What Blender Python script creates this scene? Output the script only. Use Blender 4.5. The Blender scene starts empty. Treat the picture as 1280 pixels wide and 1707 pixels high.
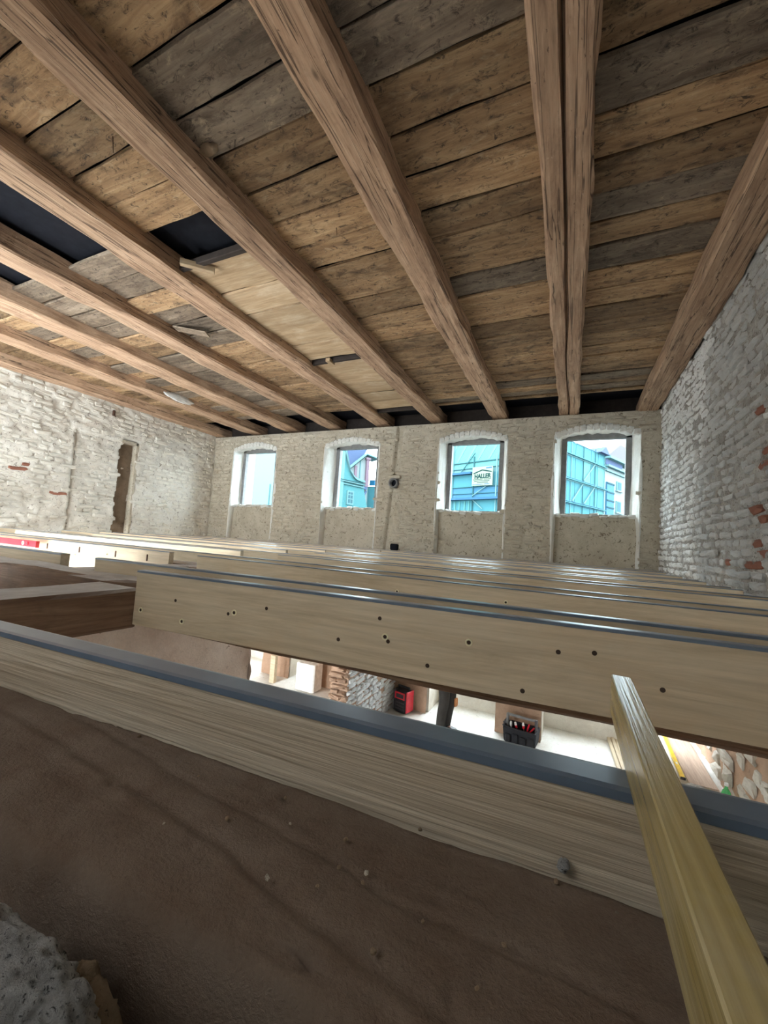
import bpy, math, random
import numpy as np
from mathutils import Matrix, Vector

random.seed(7)
rng = np.random.default_rng(7)
SC = bpy.context.scene
COL = SC.collection
CZ = 2.8                       # the lens is 2.8 m above the lower floor (z = 0)

# ------------------------------------------------------------------ camera
cam_d = bpy.data.cameras.new('camera')
cam = bpy.data.objects.new('camera', cam_d)
COL.objects.link(cam)
SC.camera = cam
Rr = (0.9063, 0.0300, -0.4216); Dd = (0.4176, 0.0896, 0.9042); Uu = (0.0649, -0.9955, 0.0687)
_x = Vector((Rr[0], Dd[0], Uu[0])).normalized()
_z = Vector((-Rr[2], -Dd[2], -Uu[2])).normalized()
_y = _z.cross(_x).normalized()
_x = _y.cross(_z)
cam.matrix_world = Matrix(((_x.x, _y.x, _z.x, 0), (_x.y, _y.y, _z.y, 0), (_x.z, _y.z, _z.z, CZ), (0, 0, 0, 1)))
cam_d.sensor_fit = 'AUTO'
cam_d.sensor_width = 36.0
cam_d.lens = 671.0 / 1707.0 * 36.0
cam_d.clip_start = 0.02
cam_d.clip_end = 300

# ------------------------------------------------------------------ sky and exposure
SKY = 11.0
world = bpy.data.worlds.new('overcast_sky')
SC.world = world
world.use_nodes = True
wn = world.node_tree
wn.nodes.clear()
_o = wn.nodes.new('ShaderNodeOutputWorld')
_b = wn.nodes.new('ShaderNodeBackground')
_b.inputs['Color'].default_value = (0.80, 0.92, 1.0, 1)
_b.inputs['Strength'].default_value = SKY
wn.links.new(_b.outputs[0], _o.inputs[0])
SC.view_settings.view_transform = 'Standard'
SC.view_settings.look = 'None'
SC.view_settings.gamma = 1.0
SC.view_settings.use_curve_mapping = False
SC.view_settings.exposure = 0.95
try:
    SC.cycles.max_bounces = 10
    SC.cycles.diffuse_bounces = 7
    SC.cycles.sample_clamp_indirect = 6.0
    SC.cycles.use_denoising = True
except Exception:
    pass


def portal(name, loc, rot, sx, sy):
    l = bpy.data.lights.new(name, 'AREA')
    l.shape = 'RECTANGLE'
    l.size = sx
    l.size_y = sy
    l.cycles.is_portal = True
    o = bpy.data.objects.new(name, l)
    COL.objects.link(o)
    o.location = loc
    o.rotation_euler = rot


def lamp(name, loc, rot, sx, sy, watts, color):
    l = bpy.data.lights.new(name, 'AREA')
    l.shape = 'RECTANGLE'
    l.size = sx
    l.size_y = sy
    l.energy = watts
    l.color = color
    o = bpy.data.objects.new(name, l)
    COL.objects.link(o)
    o.location = loc
    o.rotation_euler = rot
    return o


PI = math.pi
lamp('niche_fill_lamp', (-.92, -.74, CZ + .95), (PI / 2, 0, 0), .6, .8, 4.6, (.95, .97, 1.0))  # added fill lamp; the niche behind it is solid wall
for x, w in ((-6.2, 130), (-4.0, 110)):  # fill lamps added in the unseen upper openings
    lamp('added_fill_lamp', (x, -.68, CZ + 1.1), (PI / 2, 0, 0), 1.0, 1.5, w * .15, (.93, .97, 1.0))
for x, w in ((-6.2, 110), (-4.0, 100), (-.05, 9)):  # fill lamps added in the unseen lower openings
    lamp('added_fill_lamp', (x, -.68, 1.2 if x < -1 else .7), (PI / 2, 0, 0), 1.0 if x < -1 else .8, 1.2 if x < -1 else .45, w, (.95, .98, 1.0))
WINX = [(-6.72, -5.86), (-4.25, -3.40), (-1.95, -1.11), (-0.10, 0.72)]
for i, (a, b) in enumerate(WINX):
    portal('sky_portal', ((a + b) / 2, 6.95, CZ + 1.16), (-PI / 2, 0, 0), b - a, 1.2)
    portal('sky_portal', ((a + b) / 2, 7.4, CZ - 1.25), (-PI / 2, 0, 0), b - a + .3, 1.5)
NEAR_OPENINGS = [(-6.9, -5.5), (-4.7, -3.7)]  # unseen openings, put in to let daylight reach the room
for a, b in NEAR_OPENINGS:
    portal('sky_portal', ((a + b) / 2, -0.6, CZ + 1.1), (PI / 2, 0, 0), b - a, 1.7)
    portal('sky_portal', ((a + b) / 2, -0.6, CZ - 1.4), (PI / 2, 0, 0), b - a, 1.7)


# ------------------------------------------------------------------ node helper and materials
class NT:
    def __init__(s, name, rough=0.8, spec=0.3):
        s.m = bpy.data.materials.new(name)
        s.m.use_nodes = True
        s.n = s.m.node_tree
        s.n.nodes.clear()
        s.out = s.n.nodes.new('ShaderNodeOutputMaterial')
        s.p = s.n.nodes.new('ShaderNodeBsdfPrincipled')
        s.p.inputs['Roughness'].default_value = rough
        s.p.inputs['Specular IOR Level'].default_value = spec
        s.n.links.new(s.p.outputs[0], s.out.inputs[0])

    def node(s, t, **k):
        n = s.n.nodes.new(t)
        for a, v in k.items():
            setattr(n, a, v)
        return n

    def link(s, a, b):
        s.n.links.new(a, b)

    def coords(s, scale=(1, 1, 1), rnd=True):
        tc = s.node('ShaderNodeTexCoord')
        v = tc.outputs['Object']
        if rnd:
            oi = s.node('ShaderNodeObjectInfo')
            ml = s.node('ShaderNodeMath', operation='MULTIPLY')
            ml.inputs[1].default_value = 37.0
            s.link(oi.outputs['Random'], ml.inputs[0])
            ad = s.node('ShaderNodeVectorMath', operation='ADD')
            s.link(v, ad.inputs[0])
            s.link(ml.outputs[0], ad.inputs[1])
            v = ad.outputs[0]
        mp = s.node('ShaderNodeMapping')
        mp.inputs['Scale'].default_value = scale
        s.link(v, mp.inputs['Vector'])
        return mp.outputs[0]

    def noise(s, vec, scale, detail=5, rough=0.6, dist=0.0):
        n = s.node('ShaderNodeTexNoise')
        n.inputs['Scale'].default_value = scale
        n.inputs['Detail'].default_value = detail
        n.inputs['Roughness'].default_value = rough
        n.inputs['Distortion'].default_value = dist
        s.link(vec, n.inputs['Vector'])
        return n.outputs['Fac']

    def ramp(s, fac, stops):
        r = s.node('ShaderNodeValToRGB')
        e = r.color_ramp.elements
        while len(e) < len(stops):
            e.new(0.5)
        for el, (p, c) in zip(e, stops):
            el.position = p
            el.color = tuple(c) + (1,) if len(c) == 3 else c
        s.link(fac, r.inputs[0])
        return r.outputs[0]

    def mix(s, fac, a, b, mode='MIX'):
        m = s.node('ShaderNodeMix', data_type='RGBA', blend_type=mode)
        for v, i in ((fac, 0), (a, 6), (b, 7)):
            if hasattr(v, 'links') or hasattr(v, 'is_linked'):
                s.link(v, m.inputs[i])
            elif isinstance(v, (tuple, list)):
                m.inputs[i].default_value = tuple(v) + (1,)
            else:
                m.inputs[i].default_value = v
        return m.outputs[2]

    def bump(s, h, strength=0.4, dist=0.01):
        b = s.node('ShaderNodeBump')
        b.inputs['Strength'].default_value = strength
        b.inputs['Distance'].default_value = dist
        s.link(h, b.inputs['Height'])
        s.link(b.outputs[0], s.p.inputs['Normal'])

    def color(s, c):
        if isinstance(c, (tuple, list)):
            s.p.inputs['Base Color'].default_value = tuple(c) + (1,)
        else:
            s.link(c, s.p.inputs['Base Color'])
        return s.m


def grey(v):
    return (v, v, v)


def plain(name, c, rough=0.6, metal=0.0, spec=0.4):
    t = NT(name, rough, spec)
    t.p.inputs['Metallic'].default_value = metal
    v = t.coords((1, 1, 1))
    n = t.noise(v, 14, 3)
    lo = tuple(x * 0.82 for x in c)
    hi = tuple(min(1, x * 1.12) for x in c)
    return t.color(t.ramp(n, [(0.3, lo), (0.7, hi)]))


def wood(name, dark, mid, light, stain=(0.05, 0.035, 0.025), stain_amt=0.5, grain=1.0, knots=0.12, rough=0.75, vary=0.3, bump=0.5, spec=0.25, knotc=(0.06, 0.035, 0.02), blotch=2.2, mould=False, checks=False, dust=False):
    """Grain runs along local x; boards vary by object random."""
    t = NT(name, rough, spec)
    g = t.noise(t.coords((0.7, 11 * grain, 11 * grain)), 2.0, 7, 0.7, 1.1)
    c = t.ramp(g, [(0.28, dark), (0.5, mid), (0.72, light)])
    f = t.noise(t.coords((1.6, 60 * grain, 60 * grain)), 2.0, 3, 0.6, 0.3)
    c = t.mix(0.5, c, t.ramp(f, [(0.3, grey(0.55)), (0.7, grey(1.0))]), 'MULTIPLY')
    if stain_amt > 0:
        p = t.noise(t.coords((1.0, 2.2, 2.2)), blotch, 6, 0.7, 0.4)
        pm = t.ramp(p, [(0.52, grey(0)), (0.72, grey(stain_amt))])
        c = t.mix(pm, c, stain)
    if checks:
        ck = t.noise(t.coords((0.22, 13, 13)), 1.6, 3, 0.5, 0.35)
        c = t.mix(t.ramp(ck, [(.483, grey(0)), (.495, grey(.8)), (.505, grey(.8)), (.517, grey(0))]), c, (.05, .03, .02))
        sp = t.noise(t.coords((7.0, 16, 16)), 2.2, 5, 0.7, 0.5)
        c = t.mix(t.ramp(sp, [(.64, grey(0)), (.70, grey(.85))]), c, (.07, .04, .025))
        c = t.mix(t.ramp(sp, [(.26, grey(.6)), (.34, grey(0))]), c, (.72, .56, .43))
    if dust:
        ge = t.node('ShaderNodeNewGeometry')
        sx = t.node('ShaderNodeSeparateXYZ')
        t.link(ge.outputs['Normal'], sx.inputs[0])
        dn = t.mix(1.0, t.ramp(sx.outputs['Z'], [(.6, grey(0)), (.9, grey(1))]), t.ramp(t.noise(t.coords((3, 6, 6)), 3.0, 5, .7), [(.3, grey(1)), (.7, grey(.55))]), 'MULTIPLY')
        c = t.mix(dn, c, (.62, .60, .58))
    if mould:
        q = t.noise(t.coords((5.0, 9, 9)), 2.6, 8, 0.8, 1.0)
        c = t.mix(t.ramp(q, [(.53, grey(0)), (.63, grey(.9))]), c, (.028, .02, .015))
        q2 = t.noise(t.coords((3.5, 6, 6)), 2.1, 7, 0.75, .8)
        c = t.mix(t.ramp(q2, [(.56, grey(0)), (.72, grey(.55))]), c, (.50, .40, .27))
    if knots > 0:
        vo = t.node('ShaderNodeTexVoronoi')
        vo.inputs['Scale'].default_value = 1.0
        t.link(t.coords((3.0, 7.0, 7.0)), vo.inputs['Vector'])
        km = t.ramp(vo.outputs['Distance'], [(0.0, grey(0.9)), (knots * .7, grey(0.6)), (knots * 1.3, grey(0))])
        nm = t.ramp(t.noise(t.coords((1.1, 3.0, 3.0)), 2.4, 2), [(.5, grey(0)), (.58, grey(1))])
        km = t.mix(1.0, km, nm, 'MULTIPLY')
        c = t.mix(km, c, knotc)
    if vary > 0:
        oi = t.node('ShaderNodeObjectInfo')
        mr = t.node('ShaderNodeMapRange')
        mr.inputs['To Min'].default_value = 1 - vary
        mr.inputs['To Max'].default_value = 1 + vary
        t.link(oi.outputs['Random'], mr.inputs['Value'])
        hs = t.node('ShaderNodeHueSaturation')
        t.link(mr.outputs[0], hs.inputs['Value'])
        t.link(c, hs.inputs['Color'])
        c = hs.outputs[0]
    if bump > 0:
        h = t.mix(0.5, g, f)
        t.bump(h, bump, 0.008)
    return t.color(c)


def masonry(name, base, dirt, dark, dirt_pos=0.56, speck=0.60, rough=0.9, scale=1.0, red=None, bump=0.8):
    t = NT(name, rough, 0.15)
    v = t.coords((scale,) * 3, rnd=True)
    n1 = t.noise(v, 3.0, 7, 0.65, 0.3)
    n2 = t.noise(v, 22.0, 6, 0.7, 0.8)
    n3 = t.noise(v, 70.0, 4, 0.7)
    c = t.mix(t.ramp(n1, [(dirt_pos - 0.14, grey(0)), (dirt_pos + 0.16, grey(0.85))]), base, dirt)
    c = t.mix(t.ramp(n2, [(speck, grey(0)), (speck + 0.08, grey(0.9))]), c, dark)
    c = t.mix(0.35, c, t.ramp(n3, [(0.3, grey(0.6)), (0.7, grey(1.0))]), 'MULTIPLY')
    if red:
        n4 = t.noise(v, 1.6, 3, 0.5)
        c = t.mix(t.ramp(n4, [(0.66, grey(0)), (0.70, grey(0.9))]), c, red)
    t.bump(t.mix(0.4, n2, n3), bump, 0.012)
    return t.color(c)


MAT = {}
MAT['white_brick'] = masonry('whitewashed_brick', (0.82, 0.82, 0.81), (0.62, 0.59, 0.54), (0.20, 0.165, 0.135), 0.58, 0.59, scale=1.6, bump=1.0)
MAT['white_joint'] = masonry('whitewashed_mortar', (0.56, 0.54, 0.51), (0.27, 0.24, 0.21), (0.08, 0.065, 0.05), 0.46, 0.53, scale=2.6)
MAT['cream_brick'] = masonry('limewashed_brick', (0.80, 0.77, 0.69), (0.66, 0.60, 0.50), (0.24, 0.18, 0.13), 0.56, 0.64)
MAT['cream_joint'] = masonry('limewashed_mortar', (0.74, 0.71, 0.64), (0.58, 0.53, 0.45), (0.16, 0.12, 0.09), 0.55, 0.57)
MAT['plaster_brick'] = masonry('beige_plastered_brick', (0.62, 0.57, 0.46), (0.47, 0.41, 0.32), (0.20, 0.15, 0.11), 0.54, 0.57)
MAT['plaster'] = masonry('beige_rough_plaster', (0.56, 0.51, 0.41), (0.42, 0.365, 0.28), (0.16, 0.125, 0.09), 0.52, 0.56)
MAT['reveal'] = masonry('white_reveal_plaster', (0.84, 0.84, 0.80), (0.68, 0.64, 0.56), (0.28, 0.23, 0.19), 0.60, 0.66)
MAT['red_brick'] = masonry('bare_red_brick', (0.36, 0.15, 0.10), (0.28, 0.14, 0.10), (0.10, 0.06, 0.05), 0.55, 0.66)
MAT['brown_brick'] = masonry('bare_brown_masonry', (0.48, 0.32, 0.22), (0.34, 0.22, 0.15), (0.12, 0.08, 0.06), 0.52, 0.62)
MAT['pink_plaster'] = masonry('pinkish_rough_plaster', (0.84, 0.71, 0.61), (0.68, 0.53, 0.44), (0.34, 0.23, 0.17), 0.50, 0.62)
MAT['chase'] = masonry('bare_brown_mortar', (0.26, 0.20, 0.15), (0.18, 0.14, 0.10), (0.06, 0.05, 0.04), 0.5, 0.6)
MAT['pale_stone'] = masonry('pale_stone', (0.72, 0.68, 0.60), (0.56, 0.50, 0.42), (0.30, 0.25, 0.20), 0.55, 0.66)
MAT['dust_floor'] = masonry('dusty_pale_floor', (0.80, 0.79, 0.75), (0.64, 0.58, 0.50), (0.45, 0.42, 0.38), 0.54, 0.60, scale=0.8, bump=0.4)
MAT['rubble'] = masonry('grey_mortar_rubble', (0.86, 0.85, 0.82), (0.34, 0.32, 0.29), (0.08, 0.075, 0.07), 0.50, 0.56, scale=16, bump=1.0)
MAT['clod'] = masonry('brown_clay', (0.42, 0.31, 0.20), (0.31, 0.22, 0.14), (0.08, 0.06, 0.04), 0.5, 0.62, scale=7)
MAT['void'] = plain('black_void', (0.014, 0.015, 0.020), 0.9, 0, 0.1)  # black stands for the darkness inside gaps, open bays and holes
MAT['void_wood'] = plain('near_black_brown', (0.05, 0.04, 0.035), 0.9, 0, 0.1)  # near-black colour shared by the ledgers and the wall pocket
MAT['plank'] = wood('old_ceiling_plank', (0.16, 0.09, 0.045), (0.34, 0.215, 0.115), (0.50, 0.35, 0.20), stain=(0.035, 0.024, 0.017), stain_amt=0.9, grain=0.45, knots=0.12, vary=0.38, blotch=2.6, bump=1.0, mould=True)
MAT['grey_plank'] = wood('greyed_ceiling_plank', (0.11, 0.08, 0.055), (0.21, 0.16, 0.115), (0.31, 0.25, 0.185), stain_amt=0.8, grain=0.45, knots=0.1, vary=0.25, bump=1.0, mould=True)
MAT['panel'] = wood('pale_ceiling_board', (0.34, 0.23, 0.13), (0.46, 0.33, 0.20), (0.58, 0.45, 0.30), stain=(0.62, 0.52, 0.38), stain_amt=0.6, grain=0.6, knots=0.0, vary=0.12)
MAT['beam'] = wood('hewn_old_beam', (0.28, 0.17, 0.11), (0.50, 0.33, 0.215), (0.68, 0.49, 0.34), stain=(0.19, 0.115, 0.075), stain_amt=0.7, grain=0.6, knots=0.085, vary=0.12, bump=1.0, checks=True)
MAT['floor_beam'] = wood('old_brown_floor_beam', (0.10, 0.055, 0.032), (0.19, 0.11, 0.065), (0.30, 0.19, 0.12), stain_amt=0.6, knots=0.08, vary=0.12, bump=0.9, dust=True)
MAT['dusty_beam'] = masonry('dust_covered_beam', (0.225, 0.168, 0.125), (0.165, 0.112, 0.078), (0.27, 0.21, 0.165), 0.52, 0.68, scale=5, bump=0.6)
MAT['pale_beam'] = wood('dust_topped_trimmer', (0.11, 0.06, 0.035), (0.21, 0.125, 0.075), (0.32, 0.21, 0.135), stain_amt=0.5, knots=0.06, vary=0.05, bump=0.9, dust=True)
MAT['pine'] = wood('new_pine_joist', (0.48, 0.38, 0.25), (0.61, 0.50, 0.35), (0.69, 0.58, 0.42), stain=(0.52, 0.36, 0.20), stain_amt=0.35, grain=0.6, knots=0.065, rough=0.6, vary=0.07, bump=0.12, knotc=(0.22, 0.11, 0.05))
MAT['sawn'] = wood('rough_sawn_pine', (0.40, 0.31, 0.21), (0.64, 0.53, 0.39), (0.78, 0.68, 0.52), stain=(0.40, 0.28, 0.17), stain_amt=0.4, grain=1.6, knots=0.0, rough=0.7, vary=0.0, bump=0.6)
MAT['batten'] = wood('varnished_yellow_batten', (0.34, 0.24, 0.07), (0.50, 0.38, 0.14), (0.62, 0.50, 0.24), stain=(0.66, 0.62, 0.50), stain_amt=0.5, grain=2.0, knots=0.0, rough=0.24, vary=0.0, bump=0.2, spec=0.95)
MAT['tape'] = plain('joist_tape_sky_sheen', (0.12, 0.165, 0.225), 0.28, 0, 0.8)  # black tape with its blue sky sheen put into the base colour
MAT['steel'] = plain('zinc_steel', (0.62, 0.60, 0.52), 0.35, 0.9)
MAT['zinc'] = plain('pale_yellow_zinc', (0.80, 0.74, 0.50), 0.4, 0.0, 0.5)
MAT['rust'] = plain('rusty_iron', (0.09, 0.045, 0.03), 0.8, 0.3)
MAT['hole'] = plain('dark_drilled_hole', (0.05, 0.03, 0.02), 0.9)
MAT['frame'] = plain('grey_window_frame', (0.20, 0.20, 0.20), 0.6)
MAT['red_paint'] = plain('red_paint', (0.68, 0.03, 0.05), 0.35)
MAT['yellow_paint'] = plain('yellow_paint', (0.85, 0.58, 0.05), 0.4)
MAT['white_plastic'] = plain('white_plastic', (0.85, 0.85, 0.82), 0.4)
MAT['black_plastic'] = plain('black_plastic', (0.025, 0.025, 0.028), 0.5)
MAT['dark_plastic'] = plain('dark_grey_plastic', (0.07, 0.065, 0.07), 0.55)
MAT['canvas'] = plain('black_canvas', (0.018, 0.018, 0.022), 0.85)
MAT['trousers'] = plain('dark_work_cloth', (0.045, 0.04, 0.036), 0.9)
MAT['jacket'] = plain('grey_work_cloth', (0.16, 0.16, 0.17), 0.9)
MAT['skin'] = plain('skin', (0.55, 0.34, 0.25), 0.6)
MAT['hair'] = plain('dark_hair', (0.03, 0.02, 0.015), 0.7)
MAT['orange_cloth'] = plain('orange_cloth', (0.62, 0.26, 0.10), 0.8)
MAT['green_glass'] = plain('green_plastic', (0.10, 0.50, 0.16), 0.25)
MAT['ply'] = wood('dusty_plywood', (0.46, 0.33, 0.25), (0.56, 0.42, 0.33), (0.64, 0.50, 0.40), stain_amt=0.0, knots=0, vary=0, grain=0.5, bump=0.1)
MAT['gypsum'] = plain('white_plaster_patch', (0.75, 0.74, 0.70), 0.9)


def glass_material():
    t = NT('window_glass')
    t.n.nodes.remove(t.p)
    tr = t.node('ShaderNodeBsdfTransparent')
    tr.inputs[0].default_value = (0.95, 0.985, 0.99, 1)
    gl = t.node('ShaderNodeBsdfGlossy')
    gl.inputs['Roughness'].default_value = 0.02
    mx = t.node('ShaderNodeMixShader')
    fr = t.node('ShaderNodeFresnel')
    fr.inputs[0].default_value = 1.06
    t.link(fr.outputs[0], mx.inputs[0])
    t.link(tr.outputs[0], mx.inputs[1])
    t.link(gl.outputs[0], mx.inputs[2])
    t.link(mx.outputs[0], t.out.inputs[0])
    return t.m


MAT['glass'] = glass_material()


# ------------------------------------------------------------------ mesh helpers
class MB:
    def __init__(s):
        s.v = []
        s.f = []

    def add(s, vs, fs):
        o = len(s.v)
        s.v.extend([tuple(v) for v in vs])
        s.f.extend([tuple(i + o for i in f) for f in fs])

    def box(s, a, b):
        x0, y0, z0 = a
        x1, y1, z1 = b
        s.add([(x0, y0, z0), (x1, y0, z0), (x1, y1, z0), (x0, y1, z0), (x0, y0, z1), (x1, y0, z1), (x1, y1, z1), (x0, y1, z1)],
              [(3, 2, 1, 0), (4, 5, 6, 7), (0, 1, 5, 4), (1, 2, 6, 5), (2, 3, 7, 6), (3, 0, 4, 7)])

    def bbox(s, a, b, c=0.01):
        """box with bevelled vertical and horizontal edges (three stacked rings)"""
        x0, y0, z0 = a
        x1, y1, z1 = b

        def ring(z, e):
            k = c + e
            return [(x0 + k, y0 + e, z), (x1 - k, y0 + e, z), (x1 - e, y0 + k, z), (x1 - e, y1 - k, z), (x1 - k, y1 - e, z), (x0 + k, y1 - e, z), (x0 + e, y1 - k, z), (x0 + e, y0 + k, z)]
        vs = ring(z0, c * .6) + ring(z0 + c, 0) + ring(z1 - c, 0) + ring(z1, c * .6)
        fs = [tuple(range(7, -1, -1)), tuple(range(24, 32))]
        for r in range(3):
            for i in range(8):
                j = (i + 1) % 8
                fs.append((r * 8 + i, r * 8 + j, r * 8 + 8 + j, r * 8 + 8 + i))
        s.add(vs, fs)

    def tube(s, p, q, r0, r1=None, n=10, cap=True):
        r1 = r0 if r1 is None else r1
        p = Vector(p)
        q = Vector(q)
        d = (q - p).normalized()
        a = d.orthogonal().normalized()
        b = d.cross(a)
        vs = []
        for c, r in ((p, r0), (q, r1)):
            for i in range(n):
                t = 2 * PI * i / n
                vs.append(c + a * math.cos(t) * r + b * math.sin(t) * r)
        fs = [(i, (i + 1) % n, n + (i + 1) % n, n + i) for i in range(n)]
        if cap:
            fs += [tuple(range(n - 1, -1, -1)), tuple(range(n, 2 * n))]
        s.add(vs, fs)

    def ball(s, c, r, n=8, m=6, jit=0.0):
        c = Vector(c)
        r = Vector(r) if not isinstance(r, (int, float)) else Vector((r, r, r))
        vs = []
        for i in range(m + 1):
            th = PI * i / m
            for j in range(n):
                ph = 2 * PI * j / n
                k = 1 + (random.uniform(-jit, jit) if jit else 0)
                vs.append((c.x + r.x * math.sin(th) * math.cos(ph) * k, c.y + r.y * math.sin(th) * math.sin(ph) * k, c.z + r.z * math.cos(th) * k))
        fs = []
        for i in range(m):
            for j in range(n):
                fs.append((i * n + j, (i + 1) * n + j, (i + 1) * n + (j + 1) % n, i * n + (j + 1) % n))
        s.add(vs, fs)

    def prism(s, pts, y0, y1):
        """polygon in x,z extruded along y"""
        n = len(pts)
        vs = [(x, y0, z) for x, z in pts] + [(x, y1, z) for x, z in pts]
        fs = [tuple(range(n)), tuple(range(2 * n - 1, n - 1, -1))]
        fs += [(i, n + i, n + (i + 1) % n, (i + 1) % n) for i in range(n)]
        s.add(vs, fs)

    def build(s, name, m, parent=None, smooth=False):
        me = bpy.data.meshes.new(name)
        me.from_pydata(s.v, [], s.f)
        return link(name, me, m, parent, smooth)


def link(name, me, m, parent=None, smooth=False):
    if m is not None:
        me.materials.append(MAT[m] if isinstance(m, str) else m)
    if smooth:
        me.polygons.foreach_set('use_smooth', [True] * len(me.polygons))
    me.update()
    o = bpy.data.objects.new(name, me)
    COL.objects.link(o)
    if parent:
        o.parent = parent
    return o


def tag(o, label=None, cat=None, group=None, kind=None):
    if label:
        o['label'] = label
    if cat:
        o['category'] = cat
    if group:
        o['group'] = group
    if kind:
        o['kind'] = kind
    return o


def empty(name, loc, label, cat, group=None, rz=0.0):
    o = bpy.data.objects.new(name, None)
    COL.objects.link(o)
    o.location = loc
    o.rotation_euler = (0, 0, rz)
    o.empty_display_size = 0.1
    return tag(o, label, cat, group)


def structure(o):
    o['kind'] = 'structure'
    return o


def _hash(ix, iy, seed):
    h = np.sin(ix * 127.1 + iy * 311.7 + seed * 74.7) * 43758.5453
    return h - np.floor(h)


def vnoise(x, y, seed=0.0):
    ix = np.floor(x)
    iy = np.floor(y)
    fx = x - ix
    fy = y - iy
    fx = fx * fx * (3 - 2 * fx)
    fy = fy * fy * (3 - 2 * fy)
    a = _hash(ix, iy, seed)
    b = _hash(ix + 1, iy, seed)
    c = _hash(ix, iy + 1, seed)
    d = _hash(ix + 1, iy + 1, seed)
    return (a * (1 - fx) + b * fx) * (1 - fy) + (c * (1 - fx) + d * fx) * fy


def fbm(x, y, seed=0.0, oct=4):
    s = 0.0
    a = 0.5
    for i in range(oct):
        s = s + a * vnoise(x * 2 ** i, y * 2 ** i, seed + i * 3.1)
        a *= 0.5
    return s


def heightfield(name, O, u, v, n, u0, u1, v0, v1, step, h, m, keep=None, parent=None):
    """displaced grid: O + u*U + v*V + n*h(U,V)"""
    nu = max(2, int((u1 - u0) / step) + 1)
    nv = max(2, int((v1 - v0) / step) + 1)
    U, V = np.meshgrid(np.linspace(u0, u1, nu), np.linspace(v0, v1, nv))
    H = h(U, V)
    O, u, v, n = (np.array(a, float) for a in (O, u, v, n))
    P = O + U[..., None] * u + V[..., None] * v + H[..., None] * n
    idx = np.arange(nu * nv).reshape(nv, nu)
    q = np.stack([idx[:-1, :-1], idx[:-1, 1:], idx[1:, 1:], idx[1:, :-1]], -1).reshape(-1, 4)
    if keep is not None:
        cu = (U[:-1, :-1] + U[1:, 1:]) / 2
        cv = (V[:-1, :-1] + V[1:, 1:]) / 2
        q = q[keep(cu, cv).reshape(-1)]
    if np.dot(np.cross(u, v), n) < 0:
        q = q[:, ::-1]
    me = bpy.data.meshes.new(name)
    me.from_pydata(P.reshape(-1, 3).tolist(), [], q.tolist())
    return link(name, me, m, parent, True)


# one brick = rounded irregular block, 24 triangles; u along x, v along z, face towards -y... scaled by matrix
def brick_template(k):
    r = random.Random(k)
    base = [(-.5, -.3), (-.36, -.5), (.36, -.5), (.5, -.3), (.5, .3), (.36, .5), (-.36, .5), (-.5, .3)]
    back = [(x + r.uniform(-.05, .05), y + r.uniform(-.12, .12), 0.0) for x, y in base]
    front = [(x * .86 + r.uniform(-.07, .07), y * .74 + r.uniform(-.12, .12), .8 + r.uniform(-.55, .35)) for x, y in base]
    vs = back + front + [(r.uniform(-.22, .22), r.uniform(-.2, .2), 1.0 + r.uniform(-.3, .25))]
    fs = []
    for i in range(8):
        j = (i + 1) % 8
        fs.append((i, j, 8 + j, 8 + i))
        fs.append((8 + i, 8 + j, 16))
    return np.array(vs), fs


BT = [brick_template(k) for k in range(14)]


def in_view(P, pad=0.02):
    q = P - np.array([0, 0, CZ])
    X = np.array((_x.x, _x.y, _x.z))
    Y = np.array((_y.x, _y.y, _y.z))
    Z = np.array((_z.x, _z.y, _z.z))
    d = -q @ Z
    if d < 0.05:
        return False
    return abs(q @ X) / d < 640 / 671 + pad and abs(q @ Y) / d < 853 / 671 + pad


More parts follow.
